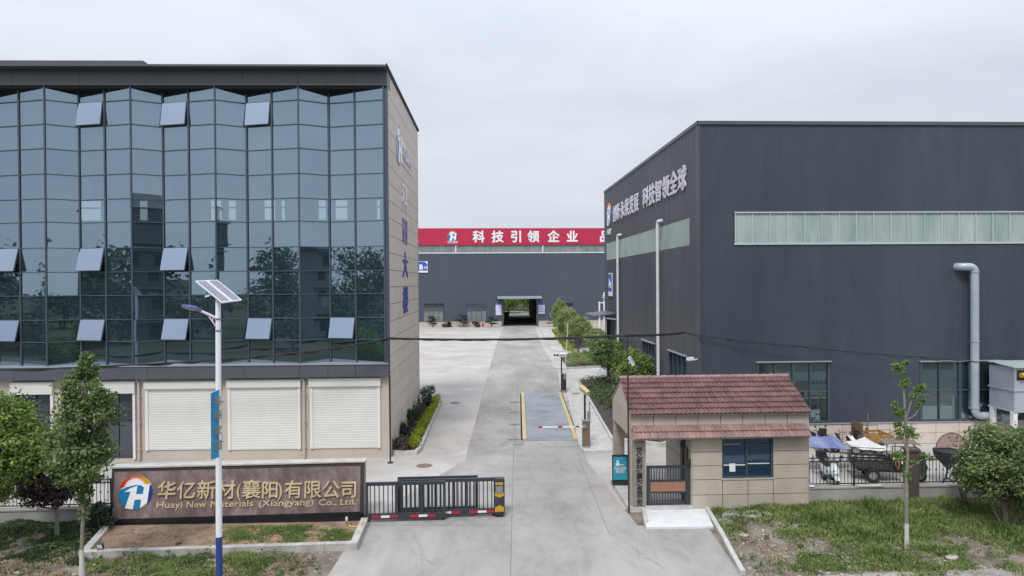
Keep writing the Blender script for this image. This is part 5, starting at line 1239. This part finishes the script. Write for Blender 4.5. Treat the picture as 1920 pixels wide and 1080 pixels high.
# ---------------------------------------------------------------- street trees and shrubs in front
def skey(p, o): return Vector(p) - Vector(o)
ty = 20.6; b0_ = D(154, 1096, ty); B_ = Vector((b0_.x, ty, -.05)); q = lambda u, v, dy=0: tuple(D(u, v, ty + dy) - B_)
zw_ = q(154, 1030)[2]
tree('street_tree', 'tall slim green tree with a whitewashed foot in front of the office', 'tree', B_, [((0, 0, zw_), .055), (q(156, 960), .05), (q(155, 860), .045), (q(158, 760), .035), (q(160, 690), .02)],
     [(q(164, 690), (.30, .3, .55), 640), (q(158, 732), (.66, .6, .75), 1500), (q(156, 792), (.86, .8, .85), 2300), (q(146, 850), (1.0, .9, .75), 2400), (q(163, 882), (.75, .7, .55), 1300), (q(160, 925), (.28, .3, .6), 420), (q(155, 965), (.14, .14, .3), 120), (q(118, 830, .2), (.45, .5, .6), 800), (q(196, 760), (.35, .35, .5), 420)], .062, 'leaf_green', 'bark_pale', None, 26,
     [('whitewashed_trunk', (0, 0, -.05), (0, 0, zw_), .085, .06, 'limewash')], limb_r=.014, clump=.15, hollow=.3, asp=.7)
ty = 22.3; B_ = Vector((D(-28, 1030, ty).x, ty, -.05)); q = lambda u, v, dy=0: tuple(D(u, v, ty + dy) - B_)
tree('street_tree', 'broad bright green tree at the left edge', 'tree', B_, [((0, 0, 0), .09), (q(-24, 960), .08), (q(-8, 880), .06), (q(15, 790), .03)],
     [(q(5, 785), (.85, .8, .8), 1900), (q(42, 830), (1.0, .9, .75), 2300), (q(0, 850), (1.2, 1, .9), 3000), (q(50, 862), (.7, .7, .6), 1500), (q(-40, 800), (1, .9, 1.2), 2000), (q(5, 910), (.7, .6, .5), 900), (q(68, 850), (.35, .4, .5), 500)], .075, 'leaf_bright', 'bark', None, 22, limb_r=.018, clump=.2, hollow=.4)
ty = 24.3; B_ = Vector((D(107, 1004, ty).x, ty, -.05)); q = lambda u, v, dy=0: tuple(D(u, v, ty + dy) - B_)
tree('ornamental_plum', 'small dark purple leaved tree in front of the low wall', 'tree', B_, [((0, 0, 0), .075), (q(107, 955), .065), (q(106, 925), .05), (q(104, 900), .03)],
     [(q(100, 905), (1.0, .9, .6), 1700), (q(65, 893), (.9, .8, .55), 1200), (q(128, 880), (.75, .7, .6), 1000), (q(90, 862), (.95, .8, .55), 1100), (q(122, 930), (.55, .5, .4), 450), (q(55, 930), (.6, .5, .4), 500)], .07, 'leaf_purple', 'bark_pale', None, 24, limb_r=.02, clump=.22)
ty = 24.6; p = D(186, 962, ty); B_ = Vector((p.x, ty, 0))
tt = thing('leafy_weed', 'dark broad leaved weed clump beside the left end of the sign', 'plant', B_)
m = MB(); cs = leaves(m, (0, 0, .62), (.5, .4, .55), 420, .11, .25, hollow=.2, asp=.4); m.build('foliage', 'leaf_shrub', tt)
m = MB(); [m.tube([(0, 0, 0), (e.x * .5, e.y * .5, e.z * .6), e], [.02, .014, .006], 5) for e in random.sample(cs, 7)]; m.build('stem', 'bark', tt)
# sapling on the right
ty = 21.6; b0_ = D(1700, 1033, ty); B_ = Vector((b0_.x, ty, 0)); q = lambda u, v, dy=0: tuple(D(u, v, ty + dy) - B_)
zw_ = q(1700, 981)[2]
tree('sapling', 'thin young tree with sparse tufts and a whitewashed foot, in front of the brown pillar', 'tree', B_, [((0, 0, zw_), .06), (q(1699, 900), .055), (q(1702, 850), .05), (q(1697, 780), .038), (q(1695, 740), .03), (q(1692, 700), .018), (q(1694, 682), .01)],
     [(q(1690, 690), (.20, .2, .16), 230), (q(1699, 680), (.12, .12, .09), 90), (q(1694, 714), (.15, .15, .2), 170), (q(1723, 728), (.16, .16, .14), 150), (q(1712, 740), (.14, .12, .1), 80), (q(1726, 757), (.15, .15, .16), 150), (q(1679, 762), (.12, .12, .14), 90), (q(1687, 772), (.18, .16, .14), 140), (q(1686, 798), (.13, .13, .16), 100), (q(1698, 815), (.30, .28, .26), 330), (q(1688, 854), (.22, .2, .17), 210), (q(1738, 857), (.18, .18, .13), 160), (q(1698, 890), (.12, .12, .4), 130), (q(1711, 868), (.22, .1, .06), 70)], .05, 'leaf_sapling', 'bark_pale', None, 0,
     [('whitewashed_trunk', (0, 0, -.05), (0, 0, zw_), .075, .062, 'limewash')], clump=.28, hollow=.1, asp=.6,
     stems=[[(q(1697, 790), .025), (q(1712, 742), .016), (q(1725, 724), .008)], [(q(1697, 790), .022), (q(1716, 778), .014), (q(1726, 760), .008)], [(q(1698, 795), .02), (q(1688, 776), .012), (q(1676, 760), .006)], [(q(1701, 880), .022), (q(1720, 866), .012), (q(1740, 858), .007)], [(q(1701, 850), .024), (q(1690, 815), .014), (q(1686, 795), .008)]])
# big bush on the right
ty = 23.2; b0_ = D(1886, 990, ty); B_ = Vector((b0_.x, ty, -.05)); q = lambda u, v, dy=0: tuple(D(u, v, ty + dy) - B_)
stm = [[((0, 0, 0), .07), (q(1880, 945), .06), (q(1868, 900), .035)], [((.08, .1, 0), .06), (q(1895, 940), .05), (q(1905, 880), .03)], [((-.1, 0, 0), .05), (q(1860, 950), .04), (q(1840, 910), .025)], [((.15, -.05, 0), .05), (q(1915, 950), .045), (q(1935, 890), .03)]]
tree('bushy_tree', 'dense round camphor like tree with several trunks at the right edge', 'tree', B_, [((0, 0, 0), .08), (q(1885, 940), .065), (q(1883, 880), .05), (q(1880, 840), .03)],
     [(q(1880, 850), (1.35, 1.2, .95), 4800), (q(1835, 880), (.7, .8, .75), 2200), (q(1920, 870), (1.2, 1.2, 1.1), 3600), (q(1870, 905), (1.0, 1.0, .6), 2300), (q(1925, 930), (.8, .8, .5), 1300), (q(1885, 820), (.9, .8, .4), 1500)], .062, 'leaf_camphor', 'bark', None, 30, stems=stm, limb_r=.02, clump=.17, hollow=.5, asp=.65)
ty = 25.2; p = D(1808, 915, ty); tt = thing('dry_shrub', 'reddish brown dry shrub against the fence left of the round tree', 'shrub', (p.x, ty, 0))
m = MB(); cs = leaves(m, (0, 0, 1.35), (.55, .4, .6), 500, .06, .25, hollow=.2); m.build('foliage', 'leaf_brown', tt)
m = MB(); [m.tube([(0, 0, 0), (e.x * .6, e.y * .6, e.z * .6), e], [.025, .016, .006], 5) for e in random.sample(cs, 9)]; m.build('stem', 'bark', tt)

# ---------------------------------------------------------------- vehicles behind the right fence
def scooter(label, loc, deg, body='scooter_white', group=None):
    """electric scooter, facing local -y, standing at the origin"""
    t = thing('electric_scooter', label, 'scooter', loc, deg, group)
    for y, nm in ((-.62, 'front_wheel'), (.58, 'rear_wheel')):
        w = MB().wheel((0, y, .23), (1, 0, 0), .23, .11, 22, .15).build(nm, 'rubber', t, True)
        MB().disc((0, y, .23), (1, 0, 0), .152, .07, 16).build('rim', 'steel_grey', w)
    m = MB()                                        # front apron: shaped shield with a nose
    prof = [(-.60, .42, .10), (-.66, .55, .17), (-.62, .72, .19), (-.50, .88, .15), (-.44, 1.0, .08)]
    vs = []; n = len(prof)
    for y, z, w in prof: vs += [(-w, y + .12, z), (-w * .55, y, z), (w * .55, y, z), (w, y + .12, z), (w * .8, y + .2, z), (-w * .8, y + .2, z)]
    fs = [(6 * i + k, 6 * i + (k + 1) % 6, 6 * i + 6 + (k + 1) % 6, 6 * i + 6 + k) for i in range(n - 1) for k in range(6)] + [(5, 4, 3, 2, 1, 0), tuple(6 * (n - 1) + k for k in range(6))]
    m.add(vs, fs); m.build('front_apron', body, t)
    MB().add([(-.09, -.64, .38), (.09, -.64, .38), (.10, -.86, .36), (-.10, -.86, .36), (-.08, -.55, .50), (.08, -.55, .50), (.06, -.78, .47), (-.06, -.78, .47)], [(0, 3, 2, 1), (4, 5, 6, 7), (0, 1, 5, 4), (1, 2, 6, 5), (2, 3, 7, 6), (3, 0, 4, 7)]).build('front_mudguard', body, t)
    MB().blob((0, -.655, .62), (.11, .05, .07), 10, 7).build('headlight', 'letter_white', t, True)
    MB().box(-.15, .15, -.42, .15, .26, .36).build('footboard', 'black_metal', t)
    m = MB(); m.add([(-.12, .08, .34), (.12, .08, .34), (.17, .35, .42), (-.17, .35, .42), (-.1, .85, .55), (.1, .85, .55), (-.12, .1, .7), (.12, .1, .7), (.16, .4, .74), (-.16, .4, .74), (-.09, .88, .74), (.09, .88, .74)], [(0, 1, 7, 6), (0, 6, 9, 3), (1, 2, 8, 7), (3, 9, 10, 4), (2, 5, 11, 8), (4, 10, 11, 5), (6, 7, 8, 9), (9, 8, 11, 10), (0, 3, 2, 1), (3, 4, 5, 2)]); m.build('rear_body', body, t)
    m = MB(); m.add([(-.13, .08, .72), (.13, .08, .72), (.15, .45, .75), (-.15, .45, .75), (-.11, .82, .80), (.11, .82, .80), (-.11, .1, .80), (.11, .1, .80), (.12, .45, .82), (-.12, .45, .82), (-.09, .82, .87), (.09, .82, .87)], [(0, 1, 7, 6), (0, 6, 9, 3), (1, 2, 8, 7), (3, 9, 10, 4), (2, 5, 11, 8), (4, 10, 11, 5), (6, 7, 8, 9), (9, 8, 11, 10)]); m.build('seat', 'seat_black', t)
    m = MB(); m.tube([(0, -.60, .26), (0, -.42, 1.0)], .03, 8); m.tube([(-.33, -.30, 1.05), (-.18, -.40, 1.03), (0, -.42, 1.0), (.18, -.40, 1.03), (.33, -.30, 1.05)], .022, 8); m.build('handlebar', 'black_metal', t, True)
    for s in (-1, 1):
        m = MB(); m.tube([(s * .2, -.40, 1.04), (s * .28, -.42, 1.22)], .009, 6); m.blob((s * .3, -.42, 1.26), (.075, .02, .05), 9, 6); m.build('mirror', 'black_metal', t, True)
    m = MB(); m.box(-.17, .17, .72, 1.06, .88, 1.14); m.box(-.18, .18, .71, 1.07, 1.14, 1.18); m.build('top_box', 'seat_black', t)
    MB().box(-.1, .1, .9, .94, .48, .6).build('rear_light', 'red_tape', t)
    return t
g_ = G(1567, 913); sc1 = scooter('white electric scooter with a black top box parked behind the fence by the gatehouse', (g_.x, g_.y + .5, 0), -4, group='parked scooters')
g_ = G(1541, 848); sc2 = scooter('electric scooter almost hidden under the blue rain canopy', (g_.x, g_.y + .7, 0), 10, 'letter_blue', 'parked scooters')
g_ = G(1622, 852); sc3 = scooter('dark electric scooter under the white rain canopy', (g_.x, g_.y + .6, 0), -20, 'truck_dark', 'parked scooters')
def canopy(lab, px, y, m_, poles, group='rain canopies over the scooters', dome=.18):
    P = [D(u, v, y + dy) for u, v, dy in px]; c = sum(P, Vector()) / len(P); t = thing('rain_canopy', lab, 'canopy', (c.x, c.y, 0), 0, group)
    o = Vector((c.x, c.y, 0)); top = c + Vector((0, 0, dome)); m = MB(o); n = len(P); vs = [top]; fs = []
    ring = []
    for i in range(n):
        a, b = P[i], P[(i + 1) % n]
        for k in range(4): f = k / 4; ring.append(a.lerp(b, f) + Vector((0, 0, -.06 * math.sin(math.pi * f))))
    N_ = len(ring); mid = [top.lerp(r, .5) + Vector((0, 0, .04)) for r in ring]
    vs += mid + ring; fs = [(0, 1 + i, 1 + (i + 1) % N_) for i in range(N_)] + [(1 + i, 1 + N_ + i, 1 + N_ + (i + 1) % N_, 1 + (i + 1) % N_) for i in range(N_)]
    vs2 = [v - Vector((0, 0, .012)) for v in vs]; m.add(vs, fs); m.add(vs2, [f[::-1] for f in fs]); m.build('sheet', m_, t)
    m = MB(o)
    for p in P: m.bar(top - Vector((0, 0, .02)), p - Vector((0, 0, .0)), .02)
    m.build('rib', 'white_trim', t)
    m = MB(o); [m.tube([(p[0], p[1], .1 if len(p) < 3 else p[2]), tuple(c.lerp(Vector((p[0], p[1], c.z)), .9) - Vector((0, 0, .02)))], .02, 6) for p in poles]; m.build('stand', 'steel_grey', t)
    return t
yv = 31.0
canopy('blue rain canopy spread over a scooter beside the gatehouse', [(1511, 817, .3), (1566, 815.5, .6), (1590, 838, 0), (1600, 841, -.4), (1566, 840, -.9), (1514, 836, -.9)], yv, 'tarp_blue', [(g.x, g.y) for g in (G(1556, 868), G(1581, 866))], dome=.02)
canopy('off white rain canopy between the blue canopy and the dark cargo tricycle', [(1586, 827, .2), (1621, 819, .5), (1662, 838, 0), (1672, 843, -.6), (1630, 843, -1.0), (1604, 838, -.9)], yv, 'tarp_white', [(g.x, g.y) for g in (G(1612, 868), G(1648, 866))], dome=.04)
def cargo_trike(label, loc, deg, bed, dark, roof=None, group=None, front=None):
    """three wheeled cargo tricycle heading local +x; origin on the ground under the rear axle"""
    t = thing('cargo_tricycle', label, 'tricycle', loc, deg, group)
    for s in (-1, 1):
        w = MB().wheel((0, s * .52, .29), (0, 1, 0), .29, .13, 22, .17).build('rear_wheel', 'rubber', t, True); MB().disc((0, s * .52, .29), (0, 1, 0), .175, .08, 14).build('rim', 'steel_grey', w)
    w = MB().wheel((1.95, 0, .27), (0, 1, 0), .27, .11, 22, .17).build('front_wheel', 'rubber', t, True); MB().disc((1.95, 0, .27), (0, 1, 0), .175, .06, 14).build('rim', 'steel_grey', w)
    m = MB(); x0, x1, yw, z0, z1 = -.72, .72, .55, .56, .95
    m.box(x0, x1, -yw, yw, z0, z0 + .05)
    for s in (-1, 1):
        for k in range(3): m.box(x0, x1, s * yw - .015, s * yw + .015, z0 + .05 + k * .135, z0 + .05 + k * .135 + .075)
        for k in range(6): x = x0 + (x1 - x0) * k / 5; m.box(x - .02, x + .02, s * (yw + .03) - .015, s * (yw + .03) + .015, z0, z1 + .02)
        m.box(x0, x1, s * yw - .02, s * yw + .02, z1 - .01, z1 + .03)
    for x in (x0, x1):
        for k in range(3): m.box(x - .015, x + .015, -yw + .016, yw - .016, z0 + .05 + k * .125, z0 + .05 + k * .125 + .10)
    m.build('cargo_bed', bed, t)
    m = MB()
    for s in (-1, 1): m.bar((-.6, s * .3, .45), (1.1, s * .25, .45), .07); m.tube([(x0 + .1, s * yw, z1), (x0 + .1, s * yw, z1 + .28), (x1, s * yw, z1 + .28), (x1, s * yw, z1)], .018, 6)
    m.bar((0, -.5, .29), (0, .5, .29), .08); m.build('chassis', dark, t)
    m = MB(); m.box(.82, 1.2, -.3, .3, .45, .66); m.box(.8, 1.22, -.31, .31, .66, .76); m.box(.76, .83, -.3, .3, .76, 1.1); m.build('seat', 'seat_black', t)
    m = MB(); m.tube([(1.95, 0, .27), (1.72, 0, 1.02)], .035, 8); m.tube([(1.58, -.36, 1.12), (1.66, -.2, 1.08), (1.7, 0, 1.05), (1.66, .2, 1.08), (1.58, .36, 1.12)], .02, 8); m.build('handlebar', dark, t, True)
    if roof:
        m = MB(); pf = [(1.70, .30), (2.06, .42), (2.14, .75), (2.04, .98), (1.98, 1.0), (1.86, .98), (1.66, .5)]
        m.slab([(x, -.44, z) for x, z in pf], (0, .88, 0)); m.build('front_cowl', front, t)
        for s in (-1, 1): MB().blob((2.1, s * .24, .86), (.06, .09, .07), 9, 6).build('headlight', 'letter_white', t, True)
        MB().slab([(2.02, -.42, 1.0), (2.02, .42, 1.0), (1.80, .40, 1.5), (1.80, -.40, 1.5)], (.02, 0, .008)).build('windscreen', 'dark_glass', t)
        m = MB()
        for s in (-1, 1): m.tube([(2.04, s * .43, 1.0), (1.82, s * .42, 1.5), (1.68, s * .42, 1.58), (.78, s * .42, 1.58), (.74, s * .42, .5)], .025, 7); m.tube([(1.1, s * .43, .45), (1.1, s * .43, 1.56)], .018, 6)
        m.build('cab_frame', dark, t, True)
        m = MB(); n = 8; vs = []
        for i in range(n + 1):
            f = i / n; vs += [(.45 + 1.42 * f, s * .52, 1.60 + .13 * math.sin(math.pi * (.15 + .75 * (1 - f)))) for s in (-1, 1)]
        m.add(vs, [(2 * i, 2 * i + 2, 2 * i + 3, 2 * i + 1) for i in range(n)]); m.add([(x, y, z + .03) for x, y, z in vs], [(2 * i, 2 * i + 1, 2 * i + 3, 2 * i + 2) for i in range(n)])
        m.add([(x, y, z) for x, y, z in vs[0::2]] + [(x, y, z + .03) for x, y, z in vs[0::2]], [(i, i + 1, n + 2 + i, n + 1 + i) for i in range(n)]); m.build('roof', roof, t)
        m = MB(); m.tube([(.85, -.5, 1.3), (.9, -.5, .75), (.98, -.5, .6), (1.02, -.5, .8), (1.0, -.5, 1.25)], .022, 6); m.build('strap', 'gold_yellow', t)
    else:
        m = MB(); m.box(.78, .83, -.5, .5, .56, 1.55); 
        for y in (-.45, 0, .45): m.bar((.8, y, .56), (.8, y, 1.55), .05)
        m.build('head_board', dark, t)
        MB().slab([(1.72, -.2, .4), (1.72, .2, .4), (1.9, .16, 1.0), (1.9, -.16, 1.0)], (-.05, 0, .0)).build('front_cowl', dark, t)
    return t
g_ = G(1648, 912); cargo_trike('dark cargo tricycle with a brown cab roof parked behind the fence and pillar', (g_.x + .25, g_.y + 1.1, 0), -17, 'truck_dark', 'black_metal', 'canopy_brown', 'parked cargo tricycles', 'truck_green')
g_ = G(1620, 846); cargo_trike('old yellow cargo tricycle parked against the factory plinth', (g_.x + .35, 33.9, .0), 182, 'truck_yellow', 'truck_rust', None, 'parked cargo tricycles')
g_ = D(1625, 800, 33.2); t = thing('bracing_pole', 'thin upright pole behind the white rain canopy', 'pole', (g_.x, 33.1, 0)); MB().tube([(0, 0, 0), (0, 0, D(1625, 776, 33.1).z)], .035, 7).build('shaft', 'truck_rust', t, True)
g_ = G(1556, 838); sc4 = scooter('motor scooter with raised mirrors behind the blue rain canopy', (g_.x - .1, 33.6, 0), 60, 'letter_white', 'parked scooters')
# red drum machine
g_ = D(1778, 900, 28.2); t = thing('drum_mixer', 'black drum with a pink hood on thin legs behind the fence beside the round tree', 'mixer', (g_.x, 28.2, 0))
rr = 30 * 28.2 / FPX; zc_ = D(1790, 843, 28.2).z
m = MB(); m.tube([(.0, .0, zc_ - .78), (0, 0, zc_ - .55), (0, 0, zc_ - .25), (0, 0, zc_ - .02)], [.1, rr * .45, rr * .82, rr * .88], 22); m.build('drum', 'black_metal', t, True)
m = MB(); pts = [Vector((.28, .2, zc_ + .04)) + Vector((math.cos(a) * rr * 1.0, 0, math.sin(a) * rr * .95)) for a in [math.pi * k / 14 for k in range(15)]]; m.slab(pts, (0, .05, 0)); m.build('hood', 'drum_red', t); m = MB(); m.tube(pts, .02, 6); m.build('hood_rim', 'truck_rust', t)
m = MB(); m.tube([(0, 0, zc_ - .75), (-.1, 0, .35), (-.35, -.1, .0)], .035, 7); m.tube([(-.1, 0, .35), (.35, -.1, 0)], .03, 7); m.tube([(-.1, 0, .35), (0, .4, 0)], .03, 7); m.build('leg', 'black_metal', t, True)

# ---------------------------------------------------------------- verge: grass, straw, stones, slabs
def inpoly(x, y, P):
    c = False; j = len(P) - 1
    for i in range(len(P)):
        if (P[i][1] > y) != (P[j][1] > y) and x < (P[j][0] - P[i][0]) * (y - P[i][1]) / (P[j][1] - P[i][1]) + P[i][0]: c = not c
        j = i
    return c
def blades(name, lab, poly, n, h, m_, seed, thr=.0, sc=.5, cat='grass', z=.0, lean_=.6, w=.012, dens=None, cl=9):
    random.seed(seed); xs = [p[0] for p in poly]; ys = [p[1] for p in poly]; m = MB(); k = 0; tries = 0
    while k < n and tries < n * 30:
        tries += 1; x, y = random.uniform(min(xs), max(xs)), random.uniform(min(ys), max(ys))
        if not inpoly(x, y, poly): continue
        v = noise.fractal(Vector((x * sc + seed * 7.3, y * sc, seed)), 1.0, 2.0, 3)
        if dens: v += dens(x, y)
        if v < thr + random.uniform(-.42, .42): continue
        hh = h * (.5 + min(1.0, max(0, v - thr)) * 1.0)
        for _ in range(cl):
            px_, py_ = x + random.gauss(0, .05), y + random.gauss(0, .05); a = random.uniform(0, 6.28); l = random.uniform(.2, 1) * lean_ * hh
            hb = hh * random.uniform(.45, 1.2); dx, dy = math.cos(a), math.sin(a); ww = w * random.uniform(.7, 1.4)
            m.add([(px_ - dy * ww, py_ + dx * ww, z), (px_ + dy * ww, py_ - dx * ww, z), (px_ + dx * l * .45 + dy * ww * .8, py_ + dy * l * .45 - dx * ww * .8, z + hb * .65), (px_ + dx * l * .45 - dy * ww * .8, py_ + dy * l * .45 + dx * ww * .8, z + hb * .65), (px_ + dx * l, py_ + dy * l, z + hb)], [(0, 1, 2, 3), (3, 2, 4)])
        k += 1
    return tag(m.build(name, m_), lab, cat, kind='stuff')
VR = gp([(1330, 960), (1400, 1085), (1990, 1085), (1960, 935), (1515, 950)])
VL = gp([(-40, 985), (200, 990), (160, 1045), (640, 1040), (600, 1085), (-60, 1085)])
gl = lambda x, y: (y - 23.3) * .20 + min(.3, (x - 9.5) * .12) - max(0, 1.0 - abs(y - 20.6)) * .0
blades('grass', 'green weedy grass along the foot of the right hand wall', VR, 8500, .23, 'grass', 3, .08, .6, dens=gl, cl=7)
blades('tall_weeds', 'tall weeds growing against the foot of the right hand wall', gp([(1530, 952), (1960, 945), (1960, 965), (1530, 968)]), 420, .42, 'grass', 4, .05, .7, lean_=.5, w=.014, cl=8)
blades('grass', 'tufts of green grass along the street edge on the right', gp([(1500, 1040), (1490, 1072), (1830, 1068), (1800, 1045)]), 1500, .10, 'grass', 5, -.05, .9)
blades('dry_grass', 'pale dry grass stalks scattered over the right verge', VR, 1500, .10, 'straw', 6, -.1, 1.2, lean_=1.3, w=.008, cl=6)
blades('grass', 'dark green grass below the left wall', gp([(-40, 975), (205, 985), (150, 1060), (-40, 1050)]), 4200, .16, 'grass_dark', 7, -.15, .8)
blades('grass', 'green weeds on the verge in front of the planter', gp([(170, 1052), (520, 1042), (480, 1085), (150, 1085)]), 3000, .17, 'grass', 8, -.05, 1.0)
blades('dry_grass', 'dry straw coloured grass on the left verge', gp([(-40, 1040), (600, 1036), (560, 1088), (-60, 1088)]), 2600, .13, 'straw', 9, -.1, .9, lean_=1.2, w=.009, cl=7)
blades('grass', 'sparse green tufts growing in the planter soil before the sign', gp([(400, 996), (672, 990), (655, 1024), (420, 1028)]), 1100, .09, 'grass', 10, -.02, 1.1, z=.15)
random.seed(21)
def chips(name, lab, poly, n, s0, s1, m_, z=.0):
    xs = [p[0] for p in poly]; ys = [p[1] for p in poly]; m = MB(); k = 0
    while k < n:
        x, y = random.uniform(min(xs), max(xs)), random.uniform(min(ys), max(ys))
        if not inpoly(x, y, poly): continue
        s = random.uniform(s0, s1) * (1 if random.random() < .93 else 2.2); m.blob((x, y, z + s * .2), (s, s * random.uniform(.6, 1), s * .5), 5, 3, .25); k += 1
    return tag(m.build(name, m_), lab, 'stones', kind='stuff')
def weeds(lab, poly, n, seed, m_='leaf_green', s=.035):
    random.seed(seed); xs = [p[0] for p in poly]; ys = [p[1] for p in poly]; m = MB(); k = 0
    while k < n:
        x, y = random.uniform(min(xs), max(xs)), random.uniform(min(ys), max(ys))
        if not inpoly(x, y, poly) or noise.noise(Vector((x * .7, y * .7, seed))) < -.1: continue
        r = random.uniform(.08, .24); leaves(m, (x, y, r * .7), (r, r, r * .8), 34, s, .3, 4, hollow=.1); k += 1
    return tag(m.build('broadleaf_weeds', m_), lab, 'weeds', kind='stuff')
weeds('broad leaved green weeds scattered through the right verge', VR, 260, 51)
weeds('broad leaved weeds on the left verge in front of the wall', VL, 200, 52, 'leaf_deep')
random.seed(22)
chips('gravel', 'loose stone chips over the bare right verge', gp([(1335, 965), (1400, 1082), (1900, 1082), (1700, 1000), (1480, 965)]), 900, .012, .045, 'stone_chip')
chips('gravel', 'loose stone chips over the left verge', gp([(-40, 1040), (640, 1036), (600, 1085), (-60, 1085)]), 420, .012, .04, 'stone_chip')
chips('soil_clods', 'small clods over the planter soil', gp([(196, 998), (672, 988), (655, 1024), (170, 1040)]), 420, .012, .04, 'red_soil', .15)
chips('litter', 'dry leaf litter over the right verge', gp([(1340, 970), (1410, 1082), (1960, 1082), (1900, 985), (1480, 985)]), 1500, .012, .035, 'straw')
for i, (pts, lb) in enumerate((([(1354, 970), (1361, 963), (1421, 962), (1430, 972), (1424, 975)], 'cracked concrete slab nearest the ramp under the guard window'), ([(1425, 961), (1476, 959.5), (1487, 967), (1436, 970)], 'concrete slab at the gatehouse corner beside the grass'))):
    P = gp(pts); c = P[0]; t = thing('concrete_slab', lb, 'slab', (c[0], c[1], 0), 0, 'loose slabs by the gatehouse wall'); MB((c[0], c[1], 0)).prism(P, 0, .11).build('slab_body', 'old_cement', t)
for u, v, s, lb in ((1394, 1006, .17, 'flat grey stone lying on the bare soil below the slabs'), (1351, 966, .1, 'pale stone beside the ramp kerb'), (335, 1020, .11, 'dark lump lying in the planter soil'), (1785, 1048, .22, 'flat rubble patch stone near the street on the right'), (32, 1076, .12, 'pale stone at the lower left corner')):
    z_ = .15 if u == 335 else 0; p = G(u, v, z_); o = MB(p).blob((p.x, p.y, z_ + s * .22), (s, s * .7, s * .38), 9, 6, .16).build('stone', 'dark_soil' if u == 335 else 'stone_chip', None, False); tag(o, lb, 'stone', 'loose stones on the verge')

# ---------------------------------------------------------------- greenery beyond the hall, and what the glass front mirrors
def wood(name, lab, pts, n, rad, size, m_='wood_leaf', hmin=.55, seed=31):
    random.seed(seed); m = MB()
    for x, y, h in pts:
        for _ in range(3):
            c = (x + random.gauss(0, rad * .25), y + random.gauss(0, rad * .25), h * random.uniform(.5, .68)); leaves(m, c, (rad * random.uniform(.7, 1.1), rad, h * .4), n // 3, size, .2, hollow=.3)
        m.tube([(x, y, 0), (x, y, h * .6)], [.3, .12], 6)
    return tag(m.build(name, m_), lab, 'trees', kind='stuff')
e_, n_ = FB.e, FB.n
wood('distant_trees', 'green trees seen through the gateway of the far hall', [tuple((FB.o + e_ * a + n_ * b).xy) + (h,) for a, b, h in ((8, 62, 7), (15, 64, 8), (22, 62, 7), (29, 66, 9), (36, 63, 8), (18, 76, 14), (28, 80, 14), (10, 78, 13), (38, 78, 14))], 3600, 4.4, .3, 'leaf_bright', seed=5)
random.seed(41)
ring = []
for k in range(46):
    a = R(95 + k * 3.4); d = random.uniform(75, 125)
    if random.random() < .12: continue
    ring.append((math.sin(-a) * d if False else -d * math.sin(a) if False else -d * math.cos(R(-58 + k * 3.6)), -d * math.sin(R(-58 + k * 3.6)) * .9 - 4, random.uniform(9, 16.5)))
wood('roadside_wood', 'belt of trees across the street, mirrored in the glass front', [p for p in ring if p[1] < 14], 1500, 5.2, .42, seed=17)
random.seed(43)
wood('roadside_scrub', 'low scrub and bushes across the street, mirrored in the glass front', [(-30 - random.uniform(0, 90), random.uniform(-60, 8), random.uniform(3, 6)) for _ in range(46)] + [(random.uniform(-40, 70), random.uniform(-75, -40), random.uniform(5, 12)) for _ in range(26)], 600, 4.0, .36, seed=19)
for i, (x, y, w, d, h, m_, lb) in enumerate(((-14, -34, 13, 12, 17.5, 'house_dark', 'dark four storey house across the street, mirrored in the wide panes'), (6, -30, 12, 11, 16, 'house_grey', 'grey apartment house across the street, mirrored in the wide panes'), (26, -26, 11, 11, 19, 'house_dark', 'tall dark house with a pitched roof across the street'), (48, -22, 12, 10, 13, 'house_grey', 'low grey house across the street to the right'))):
    t = thing('street_house', lb, 'house', (x, y, 0), 180 + random.uniform(-8, 8), 'houses across the street')
    MB().box(-w / 2, w / 2, 0, d, 0, h).build('wall', m_, t)
    MB().slab([(-w / 2 - .4, -.4, h), (-w / 2 - .4, d + .4, h), (-w / 2 - .4, d / 2, h + 2.6)], (w + .8, 0, 0)).build('roof', 'house_dark', t)
    for fl_ in range(int(h / 3.2)):
        MB().box(-w / 2 - .1, w / 2 + .1, -.7, -.01, fl_ * 3.2 + 3.0, fl_ * 3.2 + 3.15).build('balcony', 'house_grey', t)
        for k in range(3): xx = -w / 2 + w * (k + .5) / 3; MB().box(xx - .8, xx + .8, -.05, .05, fl_ * 3.2 + .9, fl_ * 3.2 + 2.5).build('window', 'soffit_dark' if (k + fl_) % 3 else 'interior_pale', t)
